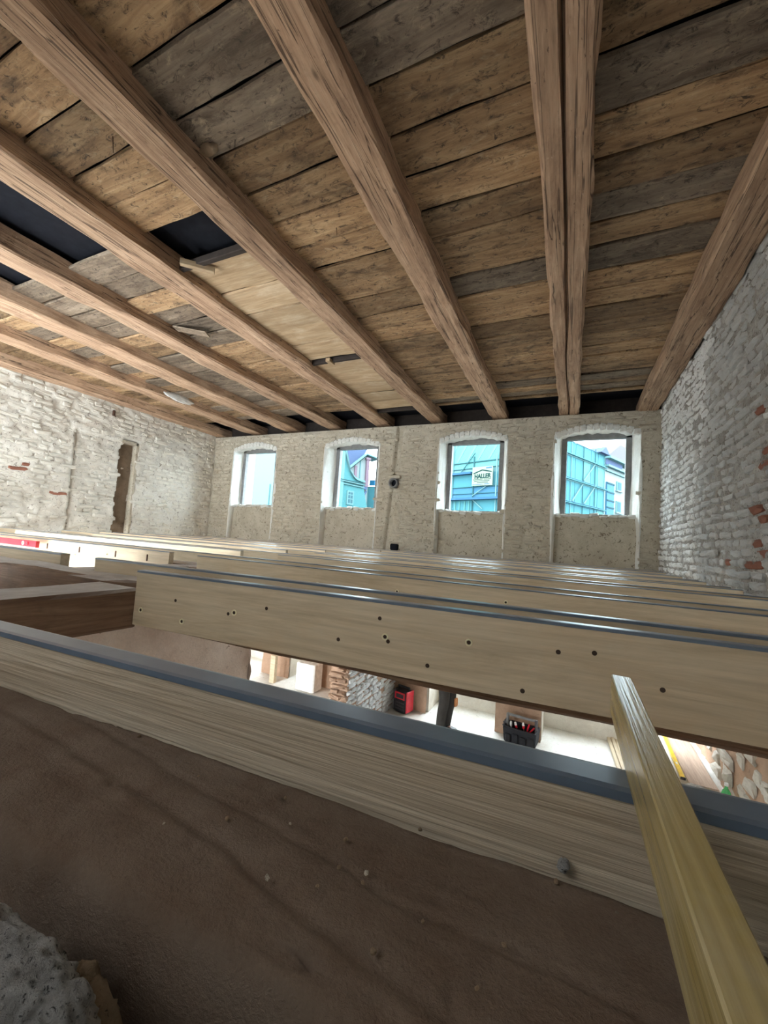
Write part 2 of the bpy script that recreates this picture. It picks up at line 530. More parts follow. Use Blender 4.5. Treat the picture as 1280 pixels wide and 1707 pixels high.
def brick_wall(parent, O, u, v, n, u0, u1, v0, v1, L, Hc, depth, m, skip, red=(), individuals=300, hfun=None, gap=0.012, vmin_single=-9):
    O, u, v, n = (np.array(a, float) for a in (O, u, v, n))
    items = []
    row = 0
    vv = v0 + Hc / 2
    while vv < v1 - Hc / 3:
        uu = u0 - (L / 2 if row % 2 else 0) + random.uniform(-.03, .03)
        head = row % 2 == 1
        while uu < u1:
            ln = (L if not head else L * .55) * random.uniform(.86, 1.1)
            c = uu + ln / 2
            a0, a1 = max(uu, u0), min(uu + ln, u1)
            if a1 - a0 > 0.05 and not skip((a0 + a1) / 2, vv):
                items.append(((a0 + a1) / 2, vv + random.uniform(-.007, .007), a1 - a0 - gap, Hc - gap * random.uniform(.6, 1.3), depth * random.uniform(.45, 1.4)))
            uu += ln
        row += 1
        vv += Hc
    recs = []
    for (a, b, w, h, d) in items:
        off = float(hfun(np.array([a]), np.array([b]))[0]) if hfun else 0.0
        P = O + u * a + v * b + n * (off - 0.006)
        recs.append((P, w, h, d, np.linalg.norm(P - np.array([0, 0, CZ])), in_view(P) and b > vmin_single, random.uniform(-.07, .07), random.randrange(14), a, b))
    recs.sort(key=lambda r: (not r[5], r[4]))
    lh = np.dot(np.cross(u, v), n) < 0
    meshes = []
    for T, F in BT:
        me = bpy.data.meshes.new('brick')
        me.from_pydata(T.tolist(), [], F)
        me.materials.append(MAT[m])
        meshes.append(me)
    redm = []
    for T, F in BT[:3]:
        me = bpy.data.meshes.new('bare_brick')
        me.from_pydata(T.tolist(), [], F)
        me.materials.append(MAT['red_brick'])
        redm.append(me)
    V = []
    F = []
    cnt = 0
    for (P, w, h, d, dist, vis, rot, k, a, b) in recs:
        ur = u * math.cos(rot) + v * math.sin(rot)
        vr = v * math.cos(rot) - u * math.sin(rot)
        isred = any(abs(a - ra) < rw and abs(b - rb) < rh for ra, rb, rw, rh in red)
        if cnt < individuals and vis:
            o = bpy.data.objects.new('brick', redm[k % 3] if isred else meshes[k])
            COL.objects.link(o)
            o.parent = parent
            c0, c1, c2 = ur * w * (-1 if lh else 1), vr * h, n * d
            o.matrix_basis = Matrix(((c0[0], c1[0], c2[0], P[0]), (c0[1], c1[1], c2[1], P[1]), (c0[2], c1[2], c2[2], P[2]), (0, 0, 0, 1)))
            cnt += 1
        else:
            T, FF = BT[k]
            W = P + T[:, :1] * w * (-1 if lh else 1) * ur + T[:, 1:2] * h * vr + T[:, 2:] * d * n
            o0 = len(V)
            V.extend(W.tolist())
            F.extend([tuple(i + o0 for i in f) for f in FF])
    if V:
        me = bpy.data.meshes.new('brickwork')
        me.from_pydata(V, [], F)
        s = link('brickwork', me, m, parent)
        s['kind'] = 'stuff'


def timber(name, p0, p1, w, h, m, parent=None, seg=24, jit=0.0, cham=0.006, crack=None, align='centre', wob=0.0, end_jit=0.0):
    """timber from p0 to p1 (points on the TOP centre line); local x runs along it, so grain does too"""
    p0 = Vector(p0)
    p1 = Vector(p1)
    d = p1 - p0
    L = d.length
    ex = d.normalized()
    ey = Vector((0, 0, 1)).cross(ex).normalized()
    ez = ex.cross(ey)
    c = cham
    prof = [(-w / 2 + c, 0), (w / 2 - c, 0), (w / 2, -c), (w / 2, -h + c), (w / 2 - c, -h)]
    if crack:
        prof += [(0.022, -h), (0.004, -h + 0.06), (-0.006, -h + 0.06), (-0.018, -h)]
    prof += [(-w / 2 + c, -h), (-w / 2, -h + c), (-w / 2, -c)]
    n = len(prof)
    vs = []
    ph = random.uniform(0, 50)
    sd = random.uniform(0, 99)
    for i in range(seg + 1):
        x = L * i / seg
        gx = gy = 0.0
        if wob:
            gx = (float(vnoise(np.array(x * .9 + ph), np.array(1.5), sd)) - .5) * wob
            gy = (float(vnoise(np.array(x * .7 + ph), np.array(7.5), sd)) - .5) * wob
        cx = (float(vnoise(np.array(x * 1.3 + ph), np.array(3.5), sd)) - .5) * 0.05 if crack else 0.0
        cw = max(0.05, float(vnoise(np.array(x * 2.0), np.array(9.5), sd)) * 1.5 - .1) if crack else 0.0
        for k, (y, z) in enumerate(prof):
            jy = (float(vnoise(np.array(x * 4 + ph), np.array(k * 5.3), sd)) - .5) * 2 * jit if jit else 0
            jz = (float(vnoise(np.array(x * 4 + ph), np.array(k * 5.3 + 99), sd)) - .5) * 2 * jit if jit else 0
            if crack and 5 <= k <= 8:
                y = y * cw + cx
                jy = jz = 0
            xx = x
            if end_jit and i in (0, seg):
                xx += random.uniform(-end_jit, end_jit)
            vs.append((xx, y + gx + jy, z + gy + jz))
    fs = []
    for i in range(seg):
        for k in range(n):
            j = (k + 1) % n
            fs.append((i * n + k, (i + 1) * n + k, (i + 1) * n + j, i * n + j))
    fs.append(tuple(range(n)))
    fs.append(tuple(range(seg * n + n - 1, seg * n - 1, -1)))
    me = bpy.data.meshes.new(name)
    me.from_pydata(vs, [], fs)
    o = link(name, me, m, parent)
    o.matrix_basis = Matrix(((ex.x, ey.x, ez.x, p0.x), (ex.y, ey.y, ez.y, p0.y), (ex.z, ey.z, ez.z, p0.z), (0, 0, 0, 1)))
    return o


def W(x, y, z):
    """point given relative to the lens height"""
    return (x, y, z + CZ)


# ================================================================== SETTING
XL, XR, YF = -7.40, 1.10, 6.56
ZT = 2.06                       # top of the far wall, relative to the lens
NICHE = [(-6.80, -5.62), (-4.41, -3.24), (-2.09, -0.96), (-0.26, 0.86)]
ZSILL, ZSPR, ZARC = 0.55, 1.74, 1.86


def arch_z(x, a, b):
    t = (x - (a + b) / 2) / ((b - a) / 2)
    return ZSPR + (ZARC - ZSPR) * (1 - np.minimum(1, t * t))


# ---- far wall, upper storey
wall_far = bpy.data.objects.new('wall_far', None)


def h_far(U, V):
    h = (fbm(U * 3, V * 3, 1, 4) - .47) * .04 + (fbm(U * 12, V * 18, 5, 4) - .46) * .045
    g = np.exp(-((U + 2.90 + (V - 1) * -0.06) / .055) ** 4)
    h = h - .07 * g
    st = np.exp(-(((U - 5.0 * 0 + 0.53) / .10) ** 2 + ((V - 1.99) / .09) ** 2))
    return h + st * .03


def keep_far(U, V):
    k = np.ones_like(U, bool)
    for a, b in NICHE:
        k &= ~((U > a) & (U < b) & (V < arch_z(U, a, b)))
    return k


wall_far = structure(heightfield('wall_far', W(0, YF, 0), (1, 0, 0), (0, 0, 1), (0, -1, 0), XL - .1, XR + .05, -.42, ZT, .022, h_far, 'plaster', keep_far))
mb = MB()
mb.box(W(XL - .4, YF + .04, ZT - .02), W(XR + .4, YF + .75, ZT + .02))
mb.build('wall_head', 'plaster', wall_far)
mb = MB()
mb.box(W(XL - .4, YF + .30, ZT), W(XR + .4, YF + .75, 2.5))
mb.build('wall_pocket', 'void_wood', wall_far)
# solid piers behind the skin
mb = MB()
edges = [XL - .4] + [e for ab in NICHE for e in ab] + [XR + .5]
for i in range(0, len(edges), 2):
    a, b = edges[i], edges[i + 1]
    a2 = a if i == 0 else a + .14
    b2 = b if i == 8 else b - .14
    mb.box(W(a2 - (.0 if i == 0 else .10), YF + .06, -.42), W(b2 + (.0 if i == 8 else .10), YF + .70, ZT))
for a, b in NICHE:
    mb.box(W(a, YF + .2, 1.90), W(b, YF + .7, ZT))
mb.build('wall_core', 'plaster', wall_far)
skip_far = lambda a, b: any(x0 - .05 < a < x1 + .05 and b < float(arch_z(np.array(a), x0, x1)) + .06 for x0, x1 in NICHE) or abs(a + 2.90 - (b - 1) * .06) < .12 or random.random() < .22
brick_wall(wall_far, W(0, YF, 0), (1, 0, 0), (0, 0, 1), (0, -1, 0), XL + .02, XR - .04, -.4, ZT - .02, .27, .078, .020, 'plaster_brick', skip_far, hfun=h_far, gap=.02)

# reveals, parapets, arches and windows
for i, ((a, b), (g0, g1)) in enumerate(zip(NICHE, WINX)):
    fd = .30
    n = 14
    front = [(a, -.42), (a, 0.1), (a, ZSILL)] + [(a, ZSILL + (ZSPR - ZSILL) * t) for t in (.25, .5, .75)]
    front += [(a + (b - a) * t, float(arch_z(np.array(a + (b - a) * t), a, b))) for t in np.linspace(0, 1, n)]
    front += [(b, ZSILL + (ZSPR - ZSILL) * t) for t in (.75, .5, .25)] + [(b, ZSILL), (b, 0.1), (b, -.42)]
    g0e, g1e = g0 - .05, g1 + .05
    zt_ = 1.775
    back = [(g0e - .03, -.42), (g0e - .03, .1), (g0e, ZSILL)] + [(g0e, ZSILL + (zt_ - ZSILL) * t) for t in (.25, .5, .75)]
    back += [(g0e + (g1e - g0e) * t, zt_ + .05 * (1 - (2 * t - 1) ** 2)) for t in np.linspace(0, 1, n)]
    back += [(g1e, ZSILL + (zt_ - ZSILL) * t) for t in (.75, .5, .25)] + [(g1e, ZSILL), (g1e + .03, .1), (g1e + .03, -.42)]
    # resample outline finely
    def resample(pts, cnt):
        pts = np.array(pts)
        s = np.r_[0, np.cumsum(np.linalg.norm(np.diff(pts, axis=0), axis=1))]
        t = np.linspace(0, s[-1], cnt)
        return np.stack([np.interp(t, s, pts[:, 0]), np.interp(t, s, pts[:, 1])], 1)
    fr = np.array(front)
    bk = np.array(back)
    tt = np.linspace(0, len(fr) - 1, 150)
    fr = np.stack([np.interp(tt, np.arange(len(front)), fr[:, k]) for k in (0, 1)], 1)
    bk = np.stack([np.interp(tt, np.arange(len(back)), bk[:, k]) for k in (0, 1)], 1)
    cen = np.array([(a + b) / 2, .9])
    fl = fr + (fr - cen) / np.linalg.norm(fr - cen, axis=1)[:, None] * .035
    rings = [(fl, YF + .012), (fl * .35 + fr * .65, YF - .018), (fr, YF - .006)] + [(fr * (1 - t) + bk * t, YF + fd * t) for t in (.15, .3, .45, .6, .75, .9, 1.0)]
    V = []
    for k, (pp, y) in enumerate(rings):
        j = (vnoise(tt * 1.1 + i * 30, np.full_like(tt, k * 1.7), 3) - .5) * (.045 if 0 < k < 9 else .02)
        dd = (cen - pp) / np.linalg.norm(cen - pp, axis=1)[:, None]
        qq = pp + dd * j[:, None]
        V += [W(x, y, z) for x, z in qq]
    N = len(tt)
    F = [(k * N + q, k * N + q + 1, (k + 1) * N + q + 1, (k + 1) * N + q) for k in range(len(rings) - 1) for q in range(N - 1)]
    me = bpy.data.meshes.new('window_reveal')
    me.from_pydata(V, [], F)
    link('window_reveal', me, 'reveal', wall_far, True)
    # parapet below the sill, set back, and its rubble sill top
    heightfield('parapet', W(0, YF + .11, 0), (1, 0, 0), (0, 0, 1), (0, -1, 0), a - .02, b + .02, -.42, ZSILL + .02, .03,
                lambda U, V: (fbm(U * 4, V * 5, 8 + i, 4) - .47) * .04 + (fbm(U * 16, V * 22, 9, 3) - .44) * .02, 'plaster', parent=wall_far)
    heightfield('sill', W(0, YF + .10, ZSILL), (1, 0, 0), (0, 1, 0), (0, 0, 1), a - .02, b + .02, -.03, .3, .02,
                lambda U, V: (fbm(U * 9, V * 9, 18 + i, 4) - .45) * .07, 'reveal', parent=wall_far)
    for k in range(9):
        T, FF = BT[(k * 5 + i) % 14]
        me = bpy.data.meshes.new('sill_stone')
        me.from_pydata(T.tolist(), [], FF)
        ob = link('sill_stone', me, 'reveal', wall_far)
        w_, h_, d_ = (b - a) / 9 * random.uniform(.8, 1.15), random.uniform(.03, .075), random.uniform(.02, .06)
        rr = random.uniform(-.2, .2)
        ca, sa_ = math.cos(rr), math.sin(rr)
        ob.matrix_basis = Matrix(((ca * w_, -sa_ * h_, 0, a + (b - a) * (k + .5) / 9), (0, 0, -d_, YF + .105), (sa_ * w_, ca * h_, 0, ZSILL + random.uniform(-.015, .015) + CZ), (0, 0, 0, 1)))
    # arch bricks
    for k in range(13):
        t = (k + .5) / 13
        x = a + (b - a) * t
        z = float(arch_z(np.array(x), a, b)) + .005
        ang = -(t - .5) * .55
        T, FF = BT[k % 8]
        me = bpy.data.meshes.new('arch_brick')
        me.from_pydata(T.tolist(), [], FF)
        ob = link('arch_brick', me, 'reveal', wall_far)
        w_, h_, d_ = (b - a) / 13 - .004, .10, .016
        ca, sa = math.cos(ang), math.sin(ang)
        # local x -> wall x (rotated), local y -> up, local z -> -y
        ob.matrix_basis = Matrix(((ca * w_, -sa * h_, 0, x), (0, 0, -d_, YF - .006), (sa * w_, ca * h_, 0, z + CZ), (0, 0, 0, 1)))
    # window: frame and pane
    win = structure(bpy.data.objects.new('window_%d' % (i + 1), None))
    COL.objects.link(win)
    win.location = W((g0 + g1) / 2, YF + fd, ZSILL)
    o3 = Vector(win.location)
    mb = MB()
    f = .085
    zb, ztp = .575, 1.755
    for p, q in (((g0 - f, zb - .03), (g0 + .012, ztp + .03)), ((g1 - .012, zb - .03), (g1 + f, ztp + .03)), ((g0, zb - .03), (g1, zb + .015)), ((g0 - f, ztp - .012), (g1 + f, ztp + .11))):
        mb.bbox((p[0] - o3.x, -.035, p[1] - o3.z + CZ), (q[0] - o3.x, .055, q[1] - o3.z + CZ), .006)
    mb.build('window_frame', 'frame', win)
    mb = MB()
    mb.box((g0 - o3.x, .045, zb - o3.z + CZ), (g1 - o3.x, .049, ztp - o3.z + CZ))
    mb.build('pane', 'glass', win)

# ---- right wall (upper storey)
def h_right(U, V):
    return (fbm(U * 2.5, V * 2.5, 21, 4) - .47) * .045 + (fbm(U * 16, V * 22, 25, 4) - .46) * .03


wall_right = structure(heightfield('wall_right', W(XR, 0, 0), (0, 1, 0), (0, 0, 1), (-1, 0, 0), -.6, YF + .05, -.42, 2.45, .024, h_right, 'white_joint'))
mb = MB()
mb.box(W(XR + .05, -.6, -.42), W(XR + .75, YF + .7, 2.45))
mb.build('wall_core', 'white_joint', wall_right)
RED = [(3.30, .95, .10, .07), (3.25, .70, .10, .09), (3.32, .25, .08, .12), (3.9, -.05, .07, .05), (3.45, .02, .08, .05), (3.3, .1, .06, .2)]
brick_wall(wall_right, W(XR, 0, 0), (0, 1, 0), (0, 0, 1), (-1, 0, 0), .1, YF - .03, -.4, 2.3, .25, .072, .022, 'white_brick', lambda a, b: random.random() < .05, red=RED, hfun=h_right, gap=.014)

# ---- left wall (upper storey) with bricked-up door panel and open chase
def h_left(U, V):
    h = (fbm(U * 2.5, V * 2.5, 31, 4) - .47) * .05 + (fbm(U * 9, V * 14, 35, 4) - .46) * .065
    panel = ((U > 3.76) & (U < 4.5) & (V < 1.48))
    h = np.where(panel, h - .035, h)
    edge = np.abs(U - 3.76) + np.where(V < 1.5, 0, 9)
    h = np.where(edge < .03, h - .03, h)
    w = .012 * np.sin(V * 23) + .015 * np.sin(V * 9 + 1)
    ch = ((U > 4.50 + w) & (U < 4.80 + w * 1.2) & (V < 1.52))
    return np.where(ch, -.16 + (fbm(U * 9, V * 9, 3, 3) - .5) * .06, h)


def keep_left(U, V):
    return np.ones_like(U, bool)


wall_left = structure(heightfield('wall_left', W(XL, 0, 0), (0, 1, 0), (0, 0, 1), (1, 0, 0), -.6, YF + .1, -.42, 2.45, .024, h_left, 'cream_joint'))
mb = MB()
mb.box(W(XL - .7, -.6, -.42), W(XL - .30, YF + .7, 2.45))
mb.build('wall_core', 'cream_joint', wall_left)
heightfield('chase_face', W(XL - .135, 0, 0), (0, 1, 0), (0, 0, 1), (1, 0, 0), 4.53, 4.79, -.42, 1.47, .03, lambda U, V: (fbm(U * 8, V * 8, 71, 4) - .47) * .07, 'chase', parent=wall_left)
mb = MB()
mb.box(W(XL - .13, 4.77, -.42), W(XL - .006, 4.815, 1.5))
mb.box(W(XL - .13, 4.5, 1.45), W(XL - .006, 4.8, 1.50))
mb.build('chase_edge', 'plaster', wall_left)
brick_wall(wall_left, W(XL, 0, 0), (0, 1, 0), (0, 0, 1), (1, 0, 0), .1, YF - .03, -.4, 2.2, .26, .076, .020, 'cream_brick', lambda a, b: (4.44 < a < 4.88 and b < 1.55) or random.random() < .25 or abs(a - 3.76) < .05 and b < 1.5, hfun=h_left, gap=.016,
           red=[(3.1, .75, .1, .05), (3.6, .35, .06, .05)])

# ---- near wall behind the lens: unseen openings added on the left for light, broken sill under the lens
mb = MB()
y0, y1 = -.75, -.02
xs = [XL - .4, NEAR_OPENINGS[0][0], NEAR_OPENINGS[0][1], NEAR_OPENINGS[1][0], NEAR_OPENINGS[1][1], -1.3]
for i in (0, 2):
    mb.box((xs[i], y0, 0), (xs[i + 1], y1 - (.0), CZ + 2.45))
mb.box((xs[4], y0, CZ - .5), (xs[5], y1, CZ + 2.45))
LOW_LIGHT_OPENING = [(-.5, .4)]  # unseen opening added to light the lower room
lx = [xs[4]] + [e for w in LOW_LIGHT_OPENING for e in w] + [XR + .4]
for i in (0, 2):
    mb.box((lx[i], y0, 0), (lx[i + 1], y1, CZ - .5))
for a, b in LOW_LIGHT_OPENING:
    mb.box((a, y0, 0), (b, y1, .45))
    mb.box((a, y0, .95), (b, y1, CZ - .5))
for a, b in NEAR_OPENINGS:
    mb.box((a, y0, 0), (b, y1, CZ - 2.3))
    mb.box((a, y0, CZ - .5), (b, y1, CZ + .55))
    mb.box((a, y0, CZ + 1.95), (b, y1, CZ + 2.45))
mb.box((-1.3, y0, CZ - .6), (XR + .4, y1 + .165, CZ - .345))
mb.box((-1.3, y0, CZ + 1.6), (XR + .4, y1, CZ + 2.45))
mb.box((-1.3, y0 - .1, CZ - .4), (XR + .4, y0, CZ + 1.7))
wall_near = structure(mb.build('wall_near', 'white_brick'))

# ---- lower storey
def h_floor(U, V):
    return (fbm(U * 1.2, V * 1.2, 41, 3) - .45) * .03 + (fbm(U * 9, V * 9, 45, 3) - .45) * .02


floor = structure(heightfield('floor', (0, 0, 0), (1, 0, 0), (0, 1, 0), (0, 0, 1), XL - .3, 2.2, -.7, 8.6, .05, h_floor, 'dust_floor'))


def h_low(U, V):
    return (fbm(U * 2.2, V * 2.6, 51, 4) - .47) * .10 + (fbm(U * 9, V * 12, 55, 3) - .44) * .05


LN = [(-6.9, -5.55), (-4.9, -4.5), (-2.05, -0.95), (-.30, .95)]


def keep_low(U, V):
    k = np.ones_like(U, bool)
    for a, b in LN:
        k &= ~((U > a) & (U < b) & (V < 2.25))
    return k


wlf = structure(heightfield('wall_lower_far', (0, YF, 0), (1, 0, 0), (0, 0, 1), (0, -1, 0), XL - .1, XR, 0, CZ - .42, .05, h_low, 'brown_brick', keep_low))
mb = MB()
ed = [XL - .4, -6.9, -5.55, -4.9, -4.5, -2.05, -.95, -.30, .95, XR]
for i in range(0, len(ed), 2):
    mb.box((ed[i], YF + .08, 0), (ed[i + 1], YF + .85, CZ - .42))
mb.box((XL - .3, YF + .08, 2.25), (XR, YF + .85, CZ - .42))
mb.build('wall_core', 'pale_stone', wlf)
for a, b in LN:
    heightfield('parapet', (0, 7.2, 0), (1, 0, 0), (0, 0, 1), (0, -1, 0), a - .1, b + .1, 0, .62, .04, lambda U, V: (fbm(U * 4, V * 5, 61, 4) - .47) * .06, 'pale_stone', parent=wlf)
    mb = MB()
    mb.box((a - .1, 7.22, 0), (b + .1, 7.5, .6))
    mb.build('parapet_core', 'pale_stone', wlf)
wlr = structure(heightfield('wall_lower_right', (1.82, 0, 0), (0, 1, 0), (0, 0, 1), (-1, 0, 0), -.7, 8.6, 0, CZ - .42, .05, h_low, 'brown_brick'))
brick_wall(wlr, (1.82, 0, 0), (0, 1, 0), (0, 0, 1), (-1, 0, 0), 3.0, 8.4, 0, 2.3, .34, .17, .05, 'pale_stone', lambda a, b: random.random() < .35, hfun=h_low, individuals=300)
mb = MB()
mb.box((1.82 + .06, -.7, 0), (2.4, 8.6, CZ - .42))
mb.box((.95, 8.3, 0), (2.4, 8.6, CZ - .42))
mb.box((XR, 7.5, 2.25), (2.4, 8.6, CZ - .3))
mb.build('wall_core', 'brown_brick', wlr)
wll = structure(heightfield('wall_lower_left', (XL, 0, 0), (0, 1, 0), (0, 0, 1), (1, 0, 0), -.7, 8.0, 0, CZ - .42, .06, h_low, 'pink_plaster'))
# lower partition with door opening, Y 2.92 .. 4.85
XP = -2.62
wp = structure(heightfield('wall_partition', (XP, 0, 0), (0, 1, 0), (0, 0, 1), (1, 0, 0), .2, 2.92, 0, CZ - .43, .035, h_low, 'pink_plaster'))
mb = MB()
mb.box((XP - .30, .2, 0), (XP - .05, 2.9, CZ - .43))
mb.box((XP - .30, 4.90, 0), (XP - .03, YF + .1, CZ - .43))
mb.box((XP - .30, 2.9, 2.05), (XP - .05, 4.9, CZ - .43))
mb.build('wall_core', 'brown_brick', wp)
brick_wall(wp, (XP - .02, 0, 0), (0, 1, 0), (0, 0, 1), (1, 0, 0), 4.86, YF, 0, CZ - .45, .25, .075, .03, 'white_brick', lambda a, b: random.random() < .03, individuals=300)
brick_wall(wp, (0, 4.88, 0), (1, 0, 0), (0, 0, 1), (0, -1, 0), XP - .32, XP + .0, 0, CZ - .45, .24, .075, .06, 'brown_brick', lambda a, b: random.random() < .05, individuals=120)
heightfield('wall_end', (0, 2.92, 0), (1, 0, 0), (0, 0, 1), (0, 1, 0), XP - .3, XP + .02, 0, CZ - .43, .04, h_low, 'pink_plaster', parent=wp)

# ---- ceiling: black deck behind the gaps, planks across the beams
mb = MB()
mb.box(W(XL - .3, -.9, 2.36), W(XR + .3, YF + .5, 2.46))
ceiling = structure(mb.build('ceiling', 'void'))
ZP = 2.25
JY = [-.75, -.5, -.25, .02, .28, .55, .82, 1.09, 1.35, 1.60, 1.88, 2.15, 2.415, 2.67, 2.925, 3.165, 3.45, 3.71, 3.98, 4.24, 4.50, 4.76, 4.995, 5.25, 5.50, 5.71, 5.90, 6.08]
BX = [.945, -.085, -1.125, -2.19, -3.235, -4.30, -5.32, -6.30, -7.33]     # beam centres, right to left
BW = [.25, .27, .245, .25, .30, .29, .34, .30, .26]
BZ = [2.065, 2.09, 2.11, 2.125, 2.13, 2.13, 2.13, 2.12, 2.10]


def plank(x0, x1, y0, y1, z, m='plank', th=.03):
    g = random.uniform(.008, .024)
    dz = random.uniform(-.013, .013)
    timber('plank', W(x0 + .003, (y0 + y1) / 2, z + th + dz), W(x1 - .003, (y0 + y1) / 2 + random.uniform(-.006, .006), z + th + dz + random.uniform(-.006, .006)), (y1 - y0) - g, th, m, ceiling, seg=12, jit=.0065, cham=.006)


for r in range(len(JY) - 1):
    y0, y1 = JY[r], JY[r + 1]
    # right field: beams E..C in one board or butted over a beam
    cuts = [[XR - .02, BX[2], BX[3]], [XR - .02, BX[1], BX[3]], [XR - .02, BX[3]]][r % 3]
    for q in range(len(cuts) - 1):
        plank(cuts[q + 1], cuts[q], y0, y1, ZP, 'grey_plank' if random.random() < .07 or (r == 8 and q == len(cuts) - 2) else 'plank')
    # bay B - A: old planks near, newer boards beyond
    if y1 < 2.0:
        plank(BX[4], BX[3], y0, y1, ZP)
    # bay A - F: open near
    if y0 > 1.8:
        plank(BX[5], BX[4], y0, y1, ZP, 'grey_plank' if y0 < 3.2 and random.random() < .7 else 'plank')
    if y0 > 1.6 or y1 < 1.2:
        plank(BX[6], BX[5], y0, y1, ZP, 'grey_plank' if random.random() < .6 else 'plank')
    plank(BX[7], BX[6], y0, y1, ZP, 'grey_plank' if random.random() < .5 else 'plank')
    plank(XL + .01, BX[7], y0, y1, ZP)
yy = [2.19, 2.63, 2.97, 3.33, 3.70, 4.08]
for a, b in zip(yy[:-1], yy[1:]):
    plank(BX[4] + .12, BX[3] - .1, a, b, ZP - .035, 'panel', .024)
yy = [4.18, 4.55, 4.92, 5.30, 5.66, 6.02]
for a, b in zip(yy[:-1], yy[1:]):
    plank(BX[4] + .12, BX[3] - .1, a, b, ZP - .035, 'panel', .024)
for y in (2.19, 4.12, 6.08):
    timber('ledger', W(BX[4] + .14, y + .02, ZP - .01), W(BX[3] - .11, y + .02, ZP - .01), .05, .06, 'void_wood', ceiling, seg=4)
for y, x in ((6.16, -.6), (6.16, .43), (6.16, -1.65)):
    timber('plank', W(x - .42, y, ZP + .02), W(x + .42, y + .02, ZP + .03), .07, .03, 'plank', ceiling, seg=6, jit=.006)

names = ['set hard against the white brick right wall', 'split by one long wide crack down its underside', 'second from the cracked beam towards the left, above the signboard window',
         'heading down to the wall just left of the signboard window', 'beside the dark hole and the pale inserted boards', 'running left of the open black bay',
         'with a pale edge strip, sixth from the right wall', 'carrying a white plaster smear near its far end', 'lying along the top of the left wall']
names[2] = 'next to the cracked beam on its left side'
beams = []
for i, (x, w, z) in enumerate(zip(BX, BW, BZ)):
    o = timber('ceiling_beam', W(x, -.9, z + .19), W(x + random.uniform(-.01, .01), YF + .28, z + .19 - .01), w, .19, 'beam', None, seg=90, jit=.012, cham=.018, crack=(i == 1), wob=.02)
    tag(o, 'hewn old ceiling beam ' + names[i], 'beam', 'old ceiling beams')
    beams.append(o)

# ================================================================== FLOOR JOISTS
ZJ = -.18                        # top of the new joists
joists = []
SKIRT = [.006]


def joist(p0, p1, h, t, label, m='pine', tape=True, seg=10, group='new pine joists'):
    """p0,p1: ends of the near top edge; board lies behind that edge"""
    p0 = Vector(W(*p0))
    p1 = Vector(W(*p1))
    d = (p1 - p0).normalized()
    side = Vector((0, 0, 1)).cross(d).normalized()
    o = timber('floor_joist', p0 + side * t / 2, p1 + side * t / 2, t, h, m, None, seg=seg, cham=.0025)
    tag(o, label, 'joist', group)
    if tape:
        L = (p1 - p0).length
        mb = MB()
        e = .0015
        sk = SKIRT[0]
        pr = [(-t / 2 - e, -sk), (-t / 2 - e, .0012), (-t / 2 + .004, .0024), (t / 2 - .004, .0024), (t / 2 + e, .0012), (t / 2 + e, -sk), (t / 2 + .0002, -sk), (t / 2 + .0002, .0006), (-t / 2 - .0002, .0006), (-t / 2 - .0002, -sk)]
        vs = []
        ns = 12
        for k in range(ns + 1):
            for (y, z) in pr:
                vs.append((L * k / ns, y, z))
        n = len(pr)
        fs = [(k * n + q, (k + 1) * n + q, (k + 1) * n + (q + 1) % n, k * n + (q + 1) % n) for k in range(ns) for q in range(n)]
        fs += [tuple(range(n)), tuple(range(ns * n + n - 1, ns * n - 1, -1))]
        mb.add(vs, fs)
        tp = mb.build('joist_tape', 'tape', o)
    joists.append(o)
    return o


def screw(o, wx, wz, r=.010, hole=False):
    """screw head on the near face of joist o, at world x, z"""
    M = o.matrix_basis.inverted()
    # find the face point at this x
    ex = o.matrix_basis.col[0].to_3d()
    t = (wx - o.matrix_basis.translation.x) / ex.x
    p = Vector((t, 0, 0))
    th = max(v.co.y for v in o.data.vertices)
    lz = (wz + CZ) - (o.matrix_basis @ p).z
    mb = MB()
    y = -th
    if hole:
        mb.tube((t, y - .0005, lz), (t, y + .001, lz), r, r * .8, 10)
        mb.build('knot_hole', 'hole', o)
        return
    n = 14
    vs = []
    for rr, yy in ((r, y + .0005), (r, y - .0025), (r * .72, y - .003), (r * .6, y - .0012), (r * .2, y - .0008)):
        for k in range(n):
            a = 2 * PI * k / n
            vs.append((t + rr * math.cos(a), yy, lz + rr * math.sin(a)))
    fs = [(q * n + k, q * n + (k + 1) % n, (q + 1) * n + (k + 1) % n, (q + 1) * n + k) for q in range(4) for k in range(n)]
    fs.append(tuple(range(4 * n, 5 * n)))
    mb.add(vs, fs)
    sc = mb.build('screw', 'zinc', o)
    mb = MB()
    mb.tube((t, y - .0008, lz), (t, y - .0022, lz), r * .58, r * .5, 10)
    mb.build('screw_socket', 'hole', sc)


j1 = joist((-2.3, .257, ZJ), (1.02, .421, ZJ), .20, .034, 'rough sawn joist with wide black tape top beside the dusty beam', 'sawn', seg=24, group=None)
j2 = joist((-1.507, 1.027, ZJ), (1.04, 1.184, ZJ), .205, .035, 'pale pine joist with ringed screws, big face above the lower room', seg=24)
for x, z in ((-1.03, -.28), (-1.26, -.34), (-.48, -.28), (-.24, -.26), (-1.47, -.325)):
    screw(j2, x, z)
for x, z in ((-.02, -.25), (.06, -.24), (-.47, -.292), (-.63, -.31), (-1.055, -.287), (-.9, -.25), (-1.30, -.27), (-.35, -.34), (.2, -.30), (-.1, -.36), (-.5, -.23)):
    screw(j2, x, z, .006, True)
j2f = joist((-2.189, 1.262, ZJ - .008), (1.04, 1.345, ZJ), .17, .035, 'long pine joist close behind the ringed screw joist', seg=16)
j2l = joist((-5.2, 1.285, ZJ - .02), (-2.573, 1.300, ZJ - .016), .08, .045, 'short pine joist end with pale end grain in front of the red level')
SKIRT[0] = .0022
PAIRS = [1.862, 2.68, 3.45, 4.25, 5.05, 5.85]
